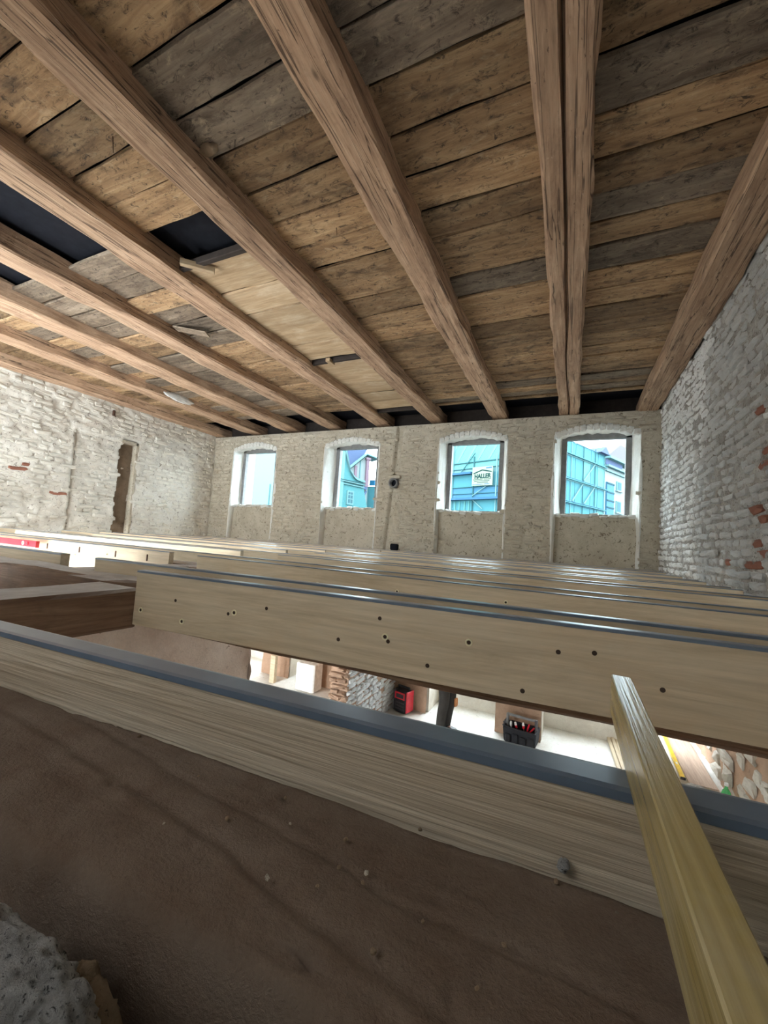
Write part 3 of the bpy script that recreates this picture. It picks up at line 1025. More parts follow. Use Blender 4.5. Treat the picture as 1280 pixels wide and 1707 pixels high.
desc_n = ['pine joist with nail marks, third row from the lens', 'pine joist of the fourth row from the lens', 'pine joist of the fifth row from the lens', 'pine joist of the sixth row from the lens', 'pine joist of the seventh row from the lens', 'pine joist of the eighth row nearest the windows']
GAPS = [(-2.43, -2.165), (-2.60, -2.19), (-2.72, -2.36), (-2.75, -2.35), (-2.75, -2.35), (-2.75, -2.35)]
LE = [-7.36, -6.4, -6.15, -7.36, -7.36, -7.36]
for k, y in enumerate(PAIRS):
    g0, g1 = GAPS[k]
    a = joist((LE[k], y + .012, ZJ), (g0, y, ZJ + .003), .205, .035, desc_n[k] + ', left of gap')
    b = joist((g1, y, ZJ), (1.05, y + .005, ZJ), .205, .035, desc_n[k] + ', right of gap')
    joist((-7.36, y + .235, ZJ), (1.05, y + .235, ZJ), .205, .035, 'rear board of the ' + ['third', 'fourth', 'fifth', 'sixth', 'seventh', 'eighth'][k] + ' joist row, running past the gap')
    if k == 0:
        for x, z in ((-.25, -.24), (-.77, -.25), (-1.24, -.26), (-3.5, -.27), (-3.1, -.24)):
            screw(b if x > g1 else a, x, z, .009)
        for x in (-3.9, -3.45, -3.0, -2.65):
            mb = MB()
            M = a.matrix_basis
            t = x - M.translation.x
            mb.bbox((t - .006, -.022, -.075), (t + .006, -.0155, -.03), .002)
            mb.build('nail_plate', 'rust', a)
joist((-7.36, 6.40, ZJ + .01), (1.05, 6.40, ZJ + .005), .2, .05, 'last pine joist lying against the window wall')

# old floor beams under the joists
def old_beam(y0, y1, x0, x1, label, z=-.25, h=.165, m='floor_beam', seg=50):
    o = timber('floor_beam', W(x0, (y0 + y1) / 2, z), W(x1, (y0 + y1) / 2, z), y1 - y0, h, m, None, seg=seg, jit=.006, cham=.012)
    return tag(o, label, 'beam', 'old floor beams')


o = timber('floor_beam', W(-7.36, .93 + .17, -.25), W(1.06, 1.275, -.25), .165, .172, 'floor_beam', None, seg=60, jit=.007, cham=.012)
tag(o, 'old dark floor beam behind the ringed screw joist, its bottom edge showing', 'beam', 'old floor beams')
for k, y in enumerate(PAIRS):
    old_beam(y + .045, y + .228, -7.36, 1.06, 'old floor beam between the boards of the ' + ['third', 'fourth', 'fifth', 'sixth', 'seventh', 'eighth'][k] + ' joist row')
# trimmer running towards the lens
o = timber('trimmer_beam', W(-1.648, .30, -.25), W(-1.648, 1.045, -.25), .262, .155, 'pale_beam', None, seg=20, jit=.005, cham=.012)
tag(o, 'short old trimmer beam with pale dusty top, left of the ringed screw joist', 'beam')
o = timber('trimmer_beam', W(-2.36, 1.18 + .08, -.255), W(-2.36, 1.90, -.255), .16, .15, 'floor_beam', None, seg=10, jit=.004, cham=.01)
tag(o, 'short trimmer beam crossing behind the gap in the second joist row', 'beam')

# dusty front beam, rounded and waney on its near side
top = [(y, -.250) for y in np.linspace(.348, .203, 40)]
prof = [(.352, -.41), (.352, -.256)] + top + [(.199, -.2525), (.1955, -.257), (.193, -.264), (.191, -.275), (.188, -.30), (.189, -.41)]
xs = np.concatenate([np.linspace(-2.3, -.62, 80), np.linspace(-.615, .36, 230), np.linspace(.38, 1.0, 40)])
YY, XX = np.meshgrid(np.array([p[0] for p in prof]), xs)
ZZ = np.array([p[1] for p in prof])[None, :].repeat(len(xs), 0)
isr = np.arange(len(prof))
edge_n = (fbm(XX * 7, XX * 0 + .5, 5, 4) - .47)
Yw = YY + .048 * (XX + .2) + np.where(isr[None, :] >= 38, edge_n * .030, 0)
rel = (fbm(XX * 9, YY * 34, 6, 4) - .47) * .008 + (fbm(XX * 60, YY * 120, 16, 3) - .44) * .0022
g1 = np.interp(xs, [-.6, -.282, -.228, -.172, -.131, -.092, -.052, .005, .4], [.33, .300, .297, .293, .287, .282, .285, .287, .25])[:, None] - .048 * (xs[:, None] + .2)
g2 = np.interp(xs, [-.6, -.236, -.185, -.146, -.102, .4], [.29, .262, .248, .243, .237, .20])[:, None] - .048 * (xs[:, None] + .2)
on1 = (fbm(XX * 5, XX * 0 + 3.5, 8, 2) > .28)
rel = rel - np.exp(-((YY - g1 - .001 * np.sin(XX * 70)) / .0028) ** 2) * .003 * on1 - np.exp(-((YY - g2) / .006) ** 2) * .0022 + np.exp(-((YY - g2 + .012) / .006) ** 2) * .0014
dents = fbm(XX * 38, YY * 60, 26, 2)
rel = rel - np.clip(dents - .60, 0, 1) * .06
rel = np.where((isr[None, :] >= 2) & (isr[None, :] <= 44), rel, 0)
V = np.stack([XX, Yw, ZZ + rel + CZ], -1).reshape(-1, 3).tolist()
n = len(prof)
F = [(i * n + k, i * n + k + 1, (i + 1) * n + k + 1, (i + 1) * n + k) for i in range(len(xs) - 1) for k in range(n - 1)]
F += [(i * n + n - 1, i * n, (i + 1) * n, (i + 1) * n + n - 1) for i in range(len(xs) - 1)]
me = bpy.data.meshes.new('dusty_beam')
me.from_pydata(V, [], F)
db = link('dusty_beam', me, 'dusty_beam', None, True)
tag(db, 'broad dust covered brown beam across the foreground, rounded near edge', 'beam')

# batten laid across the front joist
bt = timber('batten', W(.0567, -.30, -.136), W(.0567, .541, -.136), .0195, .0425, 'batten', None, seg=30, cham=.0012, jit=.0006)
tag(bt, 'yellow varnished wooden batten lying across the front joist', 'batten')

# red spirit level on the left
lv = empty('spirit_level', W(-4.2, 1.80, -.245), 'red spirit level lying by the third joist row at the left edge', 'level')
mb = MB()
mb.bbox((-.6, -.012, 0), (.285, .012, .050), .003)
mb.build('body', 'red_paint', lv)
for x in (.10, .165):
    mb = MB()
    mb.tube((x, -.0165, .026), (x, -.0115, .026), .016, .016, 14)
    vb = mb.build('vial_ring', 'white_plastic' if x < .12 else 'red_paint', lv)
    mb = MB()
    mb.tube((x, -.0175, .026), (x, -.016, .026), .009, .009, 10)
    mb.build('vial', 'yellow_paint' if x < .12 else 'dark_plastic', vb)
mb = MB()
mb.bbox((.28, -.013, -.001), (.292, .013, .051), .002)
mb.build('end_cap', 'red_paint', lv)

# ---- debris on the dusty beam and rubble by the near wall
peb = [(-.21, .302), (-.16, .31), (-.235, .327), (-.11, .352), (-.15, .283), (-.13, .289), (-.128, .28), (-.155, .262), (-.08, .273), (-.03, .283), (.037, .345), (-.002, .352), (-.26, .28), (-.33, .31), (-.45, .33), (-.19, .25), (-.10, .24), (-.04, .25), (.1, .33), (.12, .28), (-.3, .25)]
for i, (x, y) in enumerate(peb):
    mb = MB()
    r = random.uniform(.0009, .0020)
    mb.ball((0, 0, 0), (r * 1.3, r, r * .8), 6, 4, .25)
    o = mb.build('pebble', 'clod' if i % 5 else 'plaster')
    o.location = W(x, y + .0, -.2475 + r * .3)
    o.rotation_euler = (0, 0, i)
    tag(o, 'tiny crumb of mortar lying in the dust of the broad front beam', 'pebble', 'crumbs on the dusty front beam')
mb = MB()
mb.ball((0, 0, 0), (.005, .0045, .0045), 8, 6, .3)
o = mb.build('pebble', 'rubble')
o.location = W(.003, .366, -.243)
tag(o, 'grey fluffy lump wedged between dusty beam and front joist', 'pebble')


def rock(name, c, r, m, label, n=26, mm=18, amp=.35, seed=0, cat='rubble', flat=None):
    V = []
    for i in range(mm + 1):
        th = PI * i / mm
        for j in range(n):
            ph = 2 * PI * j / n
            d = np.array((math.sin(th) * math.cos(ph), math.sin(th) * math.sin(ph), math.cos(th)))
            k = 1 + amp * (float(fbm(np.array(d[0] * 1.6 + d[2] + seed), np.array(d[1] * 1.6 - d[2] + seed), seed, 4)) - .47) * 2
            p = np.sign(d) * np.abs(d) ** .6 * np.array(r) * k
            p = p + d * (float(vnoise(np.array(p[0] * 260), np.array((p[1] + p[2]) * 260), seed)) - .5) * .006
            V.append(tuple(p))
    F = [(i * n + j, (i + 1) * n + j, (i + 1) * n + (j + 1) % n, i * n + (j + 1) % n) for i in range(mm) for j in range(n)]
    me = bpy.data.meshes.new(name)
    me.from_pydata(V, [], F)
    o = link(name, me, m, None, True)
    o.location = W(*c)
    return tag(o, label, cat)


rock('mortar_chunk', (-.285, .108, -.288), (.085, .050, .052), 'rubble', 'large pale grey chunk of mortar in the bottom left corner', 130, 90, .22, 3)
rock('mortar_chunk', (-.160, .112, -.322), (.045, .026, .036), 'rubble', 'smaller grey mortar chunk at the bottom edge beside the large one', 40, 26, .3, 9)
rock('clod', (-.238, .164, -.290), (.017, .011, .019), 'clod', 'brown clay lump between the grey mortar chunk and the dusty beam', 20, 14, .35, 5)
rock('clod', (-.260, .167, -.284), (.011, .009, .013), 'clod', 'smaller brown clay lump on the left of the larger one', 16, 12, .35, 7)
rock('clod', (-.192, .152, -.312), (.014, .012, .013), 'clod', 'dark clay lump under the tip of the grey mortar chunk', 16, 12, .35, 8)

# ---- small things at the ceiling
rock('dirt_clump', (-2.02, 1.535, 2.245), (.06, .035, .022), 'clod', 'grey brown clump of dirt stuck at the beam side under the planks', 16, 12, .5, 12)
bl = timber('wood_block', W(-2.99, 2.12, 2.205), W(-2.80, 2.30, 2.20), .045, .05, 'panel', None, seg=4, cham=.004)
tag(bl, 'pale broken wood block at the dark ceiling hole', 'block')
bl = timber('wood_block', W(-2.80, 4.06, 2.205), W(-2.80, 4.18, 2.205), .06, .045, 'panel', None, seg=3, cham=.004)
tag(bl, 'small pale wood block at the dark slot between inserted ceiling boards', 'block')
bl = timber('loose_board', W(-4.12, 2.95, 2.235), W(-3.78, 3.10, 2.19), .12, .015, 'grey_plank', None, seg=6, jit=.006)
tag(bl, 'loose grey splintered board hanging from the ceiling planks', 'board')
mb = MB()
mb.ball((0, 0, 0), (.012, .26, .06), 22, 14, .22)
sm = mb.build('plaster_smear', 'gypsum', None, True)
sm.location = W(-6.147, 4.61, 2.185)
tag(sm, 'white plaster smear on the side of a ceiling beam, far left', 'plaster')
nl = MB()
nl.tube(W(-2.50, 1.27, 2.26), W(-2.49, 1.28, 2.15), .003, .0015, 6)
nl.tube(W(-2.50, 1.27, 2.262), W(-2.5, 1.27, 2.258), .006, .006, 8)
tag(nl.build('nail', 'rust'), 'rusty nail sticking down from the planks beside a beam', 'nail')
nl = MB()
nl.tube(W(-1.62, 2.33, 2.26), W(-1.61, 2.33, 2.19), .003, .0015, 6)
nl.tube(W(-1.62, 2.33, 2.262), W(-1.62, 2.33, 2.258), .006, .006, 8)
tag(nl.build('nail', 'rust'), 'bent rusty nail hanging from the planks in the middle bay', 'nail')
hk = MB()
hk.bbox(W(XL + .0, 4.265, 1.87), W(XL + .045, 4.30, 1.97), .008)
hk.tube(W(XL + .03, 4.28, 1.89), W(XL + .10, 4.28, 1.84), .010, .007, 8)
hko = hk.build('wall_hook', 'rust')
tag(hko, 'small dark iron hook on the left wall under the beam', 'hook')

# pipe stub and a dark hole in the far wall
pp = empty('pipe_stub', W(-2.89, YF + .02, 1.02), 'grey cast pipe stub in the vertical groove of the window wall', 'pipe')
mb = MB()
n = 18
for (r0, r1, ya, yb) in ((.085, .085, -.10, .06),):
    vs = []
    for r, y in ((r1, yb), (r0, ya), (r0 - .02, ya), (r0 - .025, yb)):
        for k in range(n):
            a = 2 * PI * k / n
            vs.append((r * math.cos(a), y, r * math.sin(a)))
    fs = [(q * n + k, q * n + (k + 1) % n, (q + 1) * n + (k + 1) % n, (q + 1) * n + k) for q in range(3) for k in range(n)]
    mb.add(vs, fs)
mb.build('socket', 'frame', pp, True)
mb = MB()
mb.tube((0, .0, 0), (0, .05, 0), .062, .062, 16)
mb.build('bore', 'void', pp)
mb = MB()
mb.bbox((-.12, -.06, .085), (.12, .06, .14), .015)
mb.build('mortar_cap', 'plaster_brick', pp)
mb = MB()
mb.bbox(W(-2.88, YF - .06, -.17), W(-2.74, YF + .06, -.06), .02)
tag(mb.build('hole_block', 'void'), 'black block standing for a dark hole at the foot of the wall groove', 'pipe')  # black block painted as the darkness of a hole

# ================================================================== LOWER ROOM
# jobsite radio
rd = empty('radio', (-2.42, 6.42, .012), 'black and red jobsite radio in the corner of the lower room', 'radio', rz=-.25)
mb = MB()
mb.bbox((-.115, -.10, 0), (.115, .10, .24), .03)
mb.build('speaker_body', 'black_plastic', rd)
mb = MB()
mb.bbox((-.118, -.103, .20), (.118, .103, .34), .03)
up = mb.build('control_head', 'black_plastic', rd)
mb = MB()
mb.bbox((-.10, -.109, .215), (.10, -.10, .325), .01)
mb.build('bezel', 'red_paint', up)
mb = MB()
mb.bbox((-.075, -.112, .235), (.075, -.10, .30), .006)
mb.build('display_panel', 'dark_plastic', up)
mb = MB()
for x in (-.10, .10):
    mb.tube((x, 0, .33), (x, 0, .39), .013, .013, 8)
mb.tube((-.112, 0, .39), (.112, 0, .39), .016, .016, 10)
mb.build('handle', 'black_plastic', rd)
for x in (-.128, .128):
    mb = MB()
    mb.bbox((x - .012, -.10, .02), (x + .012, .10, .35), .01)
    mb.build('side_guard', 'red_paint' if x > 0 else 'dark_plastic', rd)
for k in range(3):
    mb = MB()
    mb.bbox((-.085, -.108, .05 + k * .05), (.085, -.098, .075 + k * .05), .004)
    mb.build('grille_slat', 'dark_plastic', rd)

# tool bag
tb = empty('tool_bag', (-.56, 6.395, .014), 'open black tool bag with red handled tools in the lower room', 'bag', rz=-.12)
mb = MB()
vs = []
for z, sx, sy in ((0, .20, .12), (.02, .215, .13), (.20, .23, .145), (.215, .225, .14), (.215, .205, .12), (.05, .19, .105)):
    vs += [(-sx, -sy, z), (sx, -sy, z), (sx, sy, z), (-sx, sy, z)]
fs = [(3, 2, 1, 0)]
for r in range(5):
    fs += [(r * 4 + k, r * 4 + (k + 1) % 4, r * 4 + 4 + (k + 1) % 4, r * 4 + 4 + k) for k in range(4)]
fs.append((20, 21, 22, 23))
mb.add(vs, fs)
mb.build('bag_body', 'canvas', tb)
for k in range(4):
    mb = MB()
    x = -.155 + k * .103
    mb.bbox((x - .042, -.162, .01), (x + .042, -.128, .13 + .02 * (k % 2)), .012)
    mb.build('pocket', 'canvas', tb)
for x in (-.20, .20):
    mb = MB()
    mb.bbox((x - .018, -.03, .05), (x + .018, .03, .36), .01)
    mb.build('handle_post', 'dark_plastic' if x > 0 else 'frame', tb)
mb = MB()
mb.tube((-.21, 0, .345), (.21, 0, .345), .019, .019, 12)
mb.build('carry_bar', 'frame', tb)
mb = MB()
for k in range(7):
    a = k / 6
    mb.ball((-.235, -.10 + .033 * k, .21 + .03 * (k % 2)), .016, 7, 5)
mb.build('bit_loops', 'dark_plastic', tb)


def tool(name, x, y, z, tilt, label, c1, c2):
    t = empty(name, (0, 0, 0), label, 'tool', 'hand tools in the black tool bag')
    M = Matrix.Rotation(-.12, 4, 'Z')
    t.location = Vector((-.56, 6.395, .014)) + (M @ Vector((x, y, z)))
    t.rotation_euler = (tilt[0], tilt[1], -.12)
    mb = MB()
    mb.tube((0, 0, -.12), (0, 0, .02), .006, .006, 8)
    mb.build('shank', 'steel', t)
    mb = MB()
    mb.tube((0, 0, .0), (0, 0, .05), .014, .018, 10)
    mb.build('grip', c1, t)
    mb = MB()
    mb.tube((0, 0, .05), (0, 0, .09), .018, .014, 10)
    mb.build('grip_end', c2, t)


tool('screwdriver', -.06, -.05, .20, (.35, -.15), 'white capped red screwdriver in the left pocket of the tool bag', 'red_paint', 'white_plastic')
tool('screwdriver', .04, -.05, .22, (.35, -.05), 'tall white capped red screwdriver in the middle of the tool bag', 'red_paint', 'white_plastic')
tool('screwdriver', -.14, -.04, .19, (.35, .05), 'short white screwdriver at the left end of the tool bag', 'white_plastic', 'white_plastic')
pl = empty('pliers', (0, 0, 0), 'red handled pliers hanging out of the right end of the tool bag', 'tool', 'hand tools in the black tool bag')
pl.location = Vector((-.56, 6.395, .014)) + Matrix.Rotation(-.12, 4, 'Z') @ Vector((.13, -.04, .24))
pl.rotation_euler = (.3, .45, -.1)
for s in (-1, 1):
    mb = MB()
    mb.tube((s * .008, 0, -.10), (s * .028, 0, -.02), .010, .012, 8)
    mb.tube((s * .028, 0, -.02), (s * .036, 0, .045), .012, .011, 8)
    mb.build('handle', 'red_paint', pl)
mb = MB()
mb.tube((0, -.008, -.11), (0, .008, -.11), .016, .016, 10)
mb.tube((0, 0, -.11), (0, 0, -.16), .012, .004, 8)
mb.build('jaws', 'steel', pl)

# flat things on the lower floor
o = timber('plywood_sheet', (1.575, 6.40, .045), (1.58, 7.85, .045), .30, .02, 'ply', None, seg=6)
tag(o, 'pinkish plywood sheet lying on the lower floor by the right wall', 'sheet')
yl = empty('straightedge', (1.375, 6.50, .05), 'long yellow straightedge on the lower floor along the plywood sheet', 'level', rz=.025 + PI / 2 - .05)
mb = MB()
mb.bbox((-.05, -.025, -.01), (1.4, .025, .02), .004)
mb.build('body', 'yellow_paint', yl)
mb = MB()
mb.bbox((.3, -.01, .018), (.36, .01, .024), .002)
mb.build('vial', 'white_plastic', yl)
mb = MB()
mb.bbox((-.06, -.027, -.011), (-.045, .027, .021), .003)
mb.build('end_cap', 'black_plastic', yl)
for k in range(5):
    o = timber('roof_batten', (.70 - .02 + .052 * k, 5.9, .06 + (k % 2) * .012), (.60 + .05 * k, 7.4, .06 + (k % 2) * .012), .045, .035, 'pine', None, seg=5)
    tag(o, ['leftmost', 'second', 'middle', 'fourth', 'rightmost'][k] + ' pale batten of the row lying on the lower floor beside the yellow batten', 'batten', 'battens on the lower floor')
rock('grey_sack', (1.45, 6.18, .06 - CZ), (.10, .09, .06), 'rubble', 'small grey bluish lump on the lower floor at the end of the straightedge', 20, 14, .15, 4)
bo = empty('bottle', (1.685, 6.02, .012), 'green bottle standing against the lower right wall', 'bottle')
mb = MB()
n = 14
vs = []
pr = [(.045, 0), (.048, .02), (.048, .17), (.035, .21), (.016, .24), (.016, .27)]
for r, z in pr:
    vs += [(r * math.cos(2 * PI * k / n), r * math.sin(2 * PI * k / n), z) for k in range(n)]
fs = [(q * n + k, q * n + (k + 1) % n, (q + 1) * n + (k + 1) % n, (q + 1) * n + k) for q in range(5) for k in range(n)] + [tuple(range(n - 1, -1, -1)), tuple(range(5 * n, 6 * n))]
mb.add(vs, fs)
mb.build('bottle_body', 'green_glass', bo, True)
mb = MB()
mb.tube((0, 0, .265), (0, 0, .295), .019, .019, 12)
mb.build('cap', 'white_plastic', bo)
o = timber('post', (-5.0, 6.2, .55), (-5.0, 6.201, .55), .01, .01, 'pine', None, seg=1) if False else None
mb = MB()
mb.bbox((-5.04, 6.2, .0), (-4.93, 6.28, .5), .006)
tag(mb.build('wood_post', 'pine'), 'short upright wood post by the far wall of the left lower room', 'post')
mb = MB()
mb.bbox((-4.42, 6.16, .02), (-4.02, 6.44, .50), .02)
tag(mb.build('white_block', 'gypsum'), 'white aerated block standing at the lower far wall left of the brick stub', 'block')

# ================================================================== WORKER IN THE LOWER ROOM
def skin_chain(name, verts, edges, radii, m, parent, sub=2, root=0):
    me = bpy.data.meshes.new(name)
    me.from_pydata(verts, edges, [])
    o = bpy.data.objects.new(name, me)
    COL.objects.link(o)
    md = o.modifiers.new('skin', 'SKIN')
    md.use_smooth_shade = True
    sv = me.skin_vertices[0].data if me.skin_vertices else None
    if sv is None:
        import bmesh
        bm = bmesh.new()
        bm.from_mesh(me)
        bm.verts.layers.skin.verify()
        bm.to_mesh(me)
        bm.free()
        sv = me.skin_vertices[0].data
    for i, r in enumerate(radii):
        sv[i].radius = (r, r) if not isinstance(r, tuple) else r
        sv[i].use_root = (i == root)
    ss = o.modifiers.new('sub', 'SUBSURF')
    ss.levels = sub
    ss.render_levels = sub
    dg = bpy.context.evaluated_depsgraph_get()
    ev = o.evaluated_get(dg)
    me2 = bpy.data.meshes.new_from_object(ev)
    bpy.data.objects.remove(o)
    me2.materials.clear()
    return link(name, me2, m, parent, True)


pr = empty('person', (-1.60, 6.05, .012), 'worker in dark trousers with an orange knee patch, standing in the lower room', 'person', rz=1.22)
bv = [(0, 0, .92), (0, 0, 1.08), (0, .01, 1.28), (0, .01, 1.43), (0, 0, 1.50), (0, -.01, 1.56), (0, -.02, 1.66), (0, -.01, 1.745),
      (-.17, .01, 1.40), (-.22, .03, 1.13), (-.22, -.06, .90), (.17, .01, 1.40), (.22, .03, 1.13), (.22, -.06, .90),
      (-.09, .0, .86), (-.085, -.03, .50), (-.09, .02, .09), (-.09, -.12, .04), (.09, 0, .86), (.075, -.03, .50), (.07, .03, .09), (.075, -.11, .04)]
be = [(0, 1), (1, 2), (2, 3), (3, 4), (4, 5), (5, 6), (6, 7), (3, 8), (8, 9), (9, 10), (3, 11), (11, 12), (12, 13), (0, 14), (14, 15), (15, 16), (16, 17), (0, 18), (18, 19), (19, 20), (20, 21)]
br = [.12, .12, .14, .11, .055, .06, .085, .06, .05, .042, .03, .05, .042, .03, .08, .055, .035, .02, .08, .055, .035, .02]
skin_chain('body', bv, be, br, 'skin', pr)
skin_chain('trousers', [bv[0], bv[14], bv[15], (-.09, .01, .27), (-.09, .02, .085), bv[18], bv[19], (.07, .01, .27), (.07, .03, .085), (0, 0, 1.02)],
           [(0, 1), (1, 2), (2, 3), (3, 4), (0, 5), (5, 6), (6, 7), (7, 8), (0, 9)], [.14, .105, .082, .075, .07, .105, .082, .075, .07, .14], 'trousers', pr)
skin_chain('jacket', [(0, 0, .98), (0, 0, 1.1), (0, .01, 1.28), (0, .01, 1.42), (-.175, .01, 1.41), (-.225, .03, 1.13), (-.222, -.04, .97), (.175, .01, 1.41), (.225, .03, 1.13), (.222, -.04, .97)],
           [(0, 1), (1, 2), (2, 3), (3, 4), (4, 5), (5, 6), (3, 7), (7, 8), (8, 9)], [.155, .15, .165, .13, .075, .062, .05, .075, .062, .05], 'jacket', pr)
for s in (-1, 1):
    mb = MB()
    y = .02 if s < 0 else .03
    mb.bbox((s * .08 - .05, -.20 + y, -.005), (s * .08 + .05, .075 + y, .085), .03)
    mb.bbox((s * .08 - .055, -.205 + y, -.01), (s * .08 + .055, .08 + y, .015), .012)
    mb.bbox((s * .08 - .05, -.055 + y, .06), (s * .08 + .05, .07 + y, .15), .025)
    mb.build('boot', 'black_plastic', pr)
mb = MB()
mb.bbox((.045, -.128, .40), (.125, -.10, .52), .012)
kp = mb.build('knee_patch', 'orange_cloth', pr)
mb = MB()
mb.ball((0, .0, 1.70), (.088, .10, .075), 14, 8, .03)
mb.build('hair', 'hair', pr, True)
for s in (-1, 1):
    for k in range(5):
        a = -.03 + k * .015
        x0 = s * .22
        p = [(x0, -.06, .90), (x0 + s * .0, -.075 + a * .3, .85), (x0 - s * .005, -.085 + a, .80 - (.01 if k in (0, 4) else 0)), (x0 - s * .012, -.09 + a * 1.1, .765 - (.01 if k in (1, 2, 3) else -.02))]
        skin_chain('finger', p, [(0, 1), (1, 2), (2, 3)], [.02, .012, .009, .007], 'skin', pr, 1)
for s in (-1, 1):
    mb = MB()
    mb.ball((s * .032, -.10, 1.665), (.013, .008, .009), 8, 6)
    mb.build('eye', 'white_plastic', pr)
    mb = MB()
    mb.ball((s * .087, -.01, 1.65), (.012, .022, .032), 8, 6)
    mb.build('ear', 'skin', pr)
mb = MB()
mb.ball((0, -.112, 1.64), (.013, .018, .025), 8, 6)
mb.build('nose', 'skin', pr)
mb = MB()
mb.ball((0, -.10, 1.60), (.026, .008, .007), 8, 6)
mb.build('mouth', 'red_brick', pr)
# ================================================================== STREET OUTSIDE
KO = 2.6                       # the street stands 2.6 times as far out as it was first surveyed
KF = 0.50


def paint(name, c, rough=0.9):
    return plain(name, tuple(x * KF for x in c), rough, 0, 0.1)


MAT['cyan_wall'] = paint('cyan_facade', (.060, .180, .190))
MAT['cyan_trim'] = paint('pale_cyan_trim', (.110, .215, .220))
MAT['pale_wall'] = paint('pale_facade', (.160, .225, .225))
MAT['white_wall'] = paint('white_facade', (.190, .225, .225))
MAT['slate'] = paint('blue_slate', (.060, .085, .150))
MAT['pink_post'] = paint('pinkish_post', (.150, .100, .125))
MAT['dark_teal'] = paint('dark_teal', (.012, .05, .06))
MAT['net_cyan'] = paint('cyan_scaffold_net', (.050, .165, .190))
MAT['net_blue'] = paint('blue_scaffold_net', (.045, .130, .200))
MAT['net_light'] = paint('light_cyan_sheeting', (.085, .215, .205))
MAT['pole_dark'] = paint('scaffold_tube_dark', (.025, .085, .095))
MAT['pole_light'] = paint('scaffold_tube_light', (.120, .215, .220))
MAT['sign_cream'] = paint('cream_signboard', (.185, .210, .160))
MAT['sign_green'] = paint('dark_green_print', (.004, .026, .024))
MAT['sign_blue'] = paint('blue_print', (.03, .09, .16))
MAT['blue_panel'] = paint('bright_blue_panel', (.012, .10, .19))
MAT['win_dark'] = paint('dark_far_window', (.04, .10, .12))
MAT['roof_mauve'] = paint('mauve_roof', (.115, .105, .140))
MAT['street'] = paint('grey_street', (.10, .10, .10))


class Plane:
    """a facade plane: s runs along it, z up, d towards the viewer"""

    def __init__(s, p, d, flip=1, k=1.0):
        s.k = KO * k
        s.p = Vector((p[0] * s.k, p[1] * s.k, CZ))
        s.d = Vector((d[0], d[1], 0)).normalized()
        s.n = Vector((s.d.y, -s.d.x, 0)) * flip

    def at(s, a, z, off=0.0):
        return s.p + s.d * a * s.k + Vector((0, 0, z * s.k)) + s.n * off

    def slab(s, name, pts, o0, o1, m, parent=None):
        """polygon (s,z) given thickness from o0 to o1 along the normal"""
        n = len(pts)
        vs = [s.at(a, z, o1) for a, z in pts] + [s.at(a, z, o0) for a, z in pts]
        fs = [tuple(range(n)), tuple(range(2 * n - 1, n - 1, -1))] + [(i, n + i, n + (i + 1) % n, (i + 1) % n) for i in range(n)]
        mb = MB()
        mb.add(vs, fs)
        return mb.build(name, m, parent)

    def rect(s, name, a0, a1, z0, z1, o0, o1, m, parent=None):
        return s.slab(name, [(a0, z0), (a1, z0), (a1, z1), (a0, z1)], o0, o1, m, parent)

    def bar(s, name, p, q, w, o, m, parent=None):
        mb = MB()
        mb.tube(s.at(p[0], p[1], o), s.at(q[0], q[1], o), w, w, 8)
        return mb.build(name, m, parent)


def thing(name, label, cat, group=None):
    return empty(name, (0, 0, 0), label, cat, group)


ZG = -4.0 / KO
mb = MB()
mb.box((-90, YF + 1.2, -1.4), (40, 110, -1.2))
structure(mb.build('ground', 'street'))

# window 1: blank pale facade
P1 = Plane((-20, 15), (1, 0))
b1 = thing('building', 'blank pale cyan facade filling the leftmost window', 'building')
P1.rect('wall', 0, 7.6, ZG, 4.6, -3, 0, 'pale_wall', b1)
P1.rect('corner_pilaster', 5.05, 5.45, ZG, 4.6, 0, .25, 'cyan_trim', b1)
P1.bar('downpipe', (6.95, ZG), (6.95, 2.3), .05, .10, 'cyan_wall', b1)
P1.rect('cornice', -.1, 7.7, 4.6, 4.75, -3.1, .4, 'cyan_trim', b1)
for a in (1.0, 2.4, 3.8):
    w_ = P1.rect('window', a, a + .5, 1.6, 2.6, 0, .06, 'cyan_trim', b1)
    P1.rect('pane', a + .05, a + .45, 1.65, 2.55, .06, .08, 'win_dark', w_)

# window 2: curved gable, slate roof, house with pink posts
PA = Plane((-9.0, 15), (.233, .972))
g = thing('gabled_house', 'cyan house with a sweeping curved gable and small white window', 'house')
PA.slab('wall', [(-.6, ZG), (1.75, ZG), (1.6, 1.5), (1.28, 2.36), (1.25, 2.65), (.97, 2.65), (.66, 2.69), (.48, 2.79), (.24, 3.01), (.06, 3.33), (-.07, 3.62), (-.2, 4.2), (-.6, 4.2)], -2.0, 0, 'cyan_wall', g)
cv = [(-.2, 4.2), (-.07, 3.62), (.06, 3.33), (.24, 3.01), (.48, 2.79), (.66, 2.69), (.97, 2.65), (1.25, 2.65)]
cap = cv + [(x + .05, z - .09) for x, z in reversed(cv)]
PA.slab('gable_coping', cap, -2.0, .25, 'cyan_trim', g)
PA.rect('cornice', -.6, 1.27, 2.41, 2.47, 0, .30, 'cyan_trim', g)
PA.rect('cornice_dark_board', -.6, 1.27, 2.47, 2.49, 0, .36, 'dark_teal', g)  # dark teal strip along the top of the cornice
PA.rect('frieze', -.6, 1.28, 2.30, 2.35, 0, .16, 'cyan_trim', g)
PA.rect('corner_pilaster', -.30, -.10, ZG, 3.7, 0, .2, 'cyan_trim', g)
w_ = PA.rect('window', .21, .64, 1.44, 2.06, 0, .12, 'cyan_trim', g)
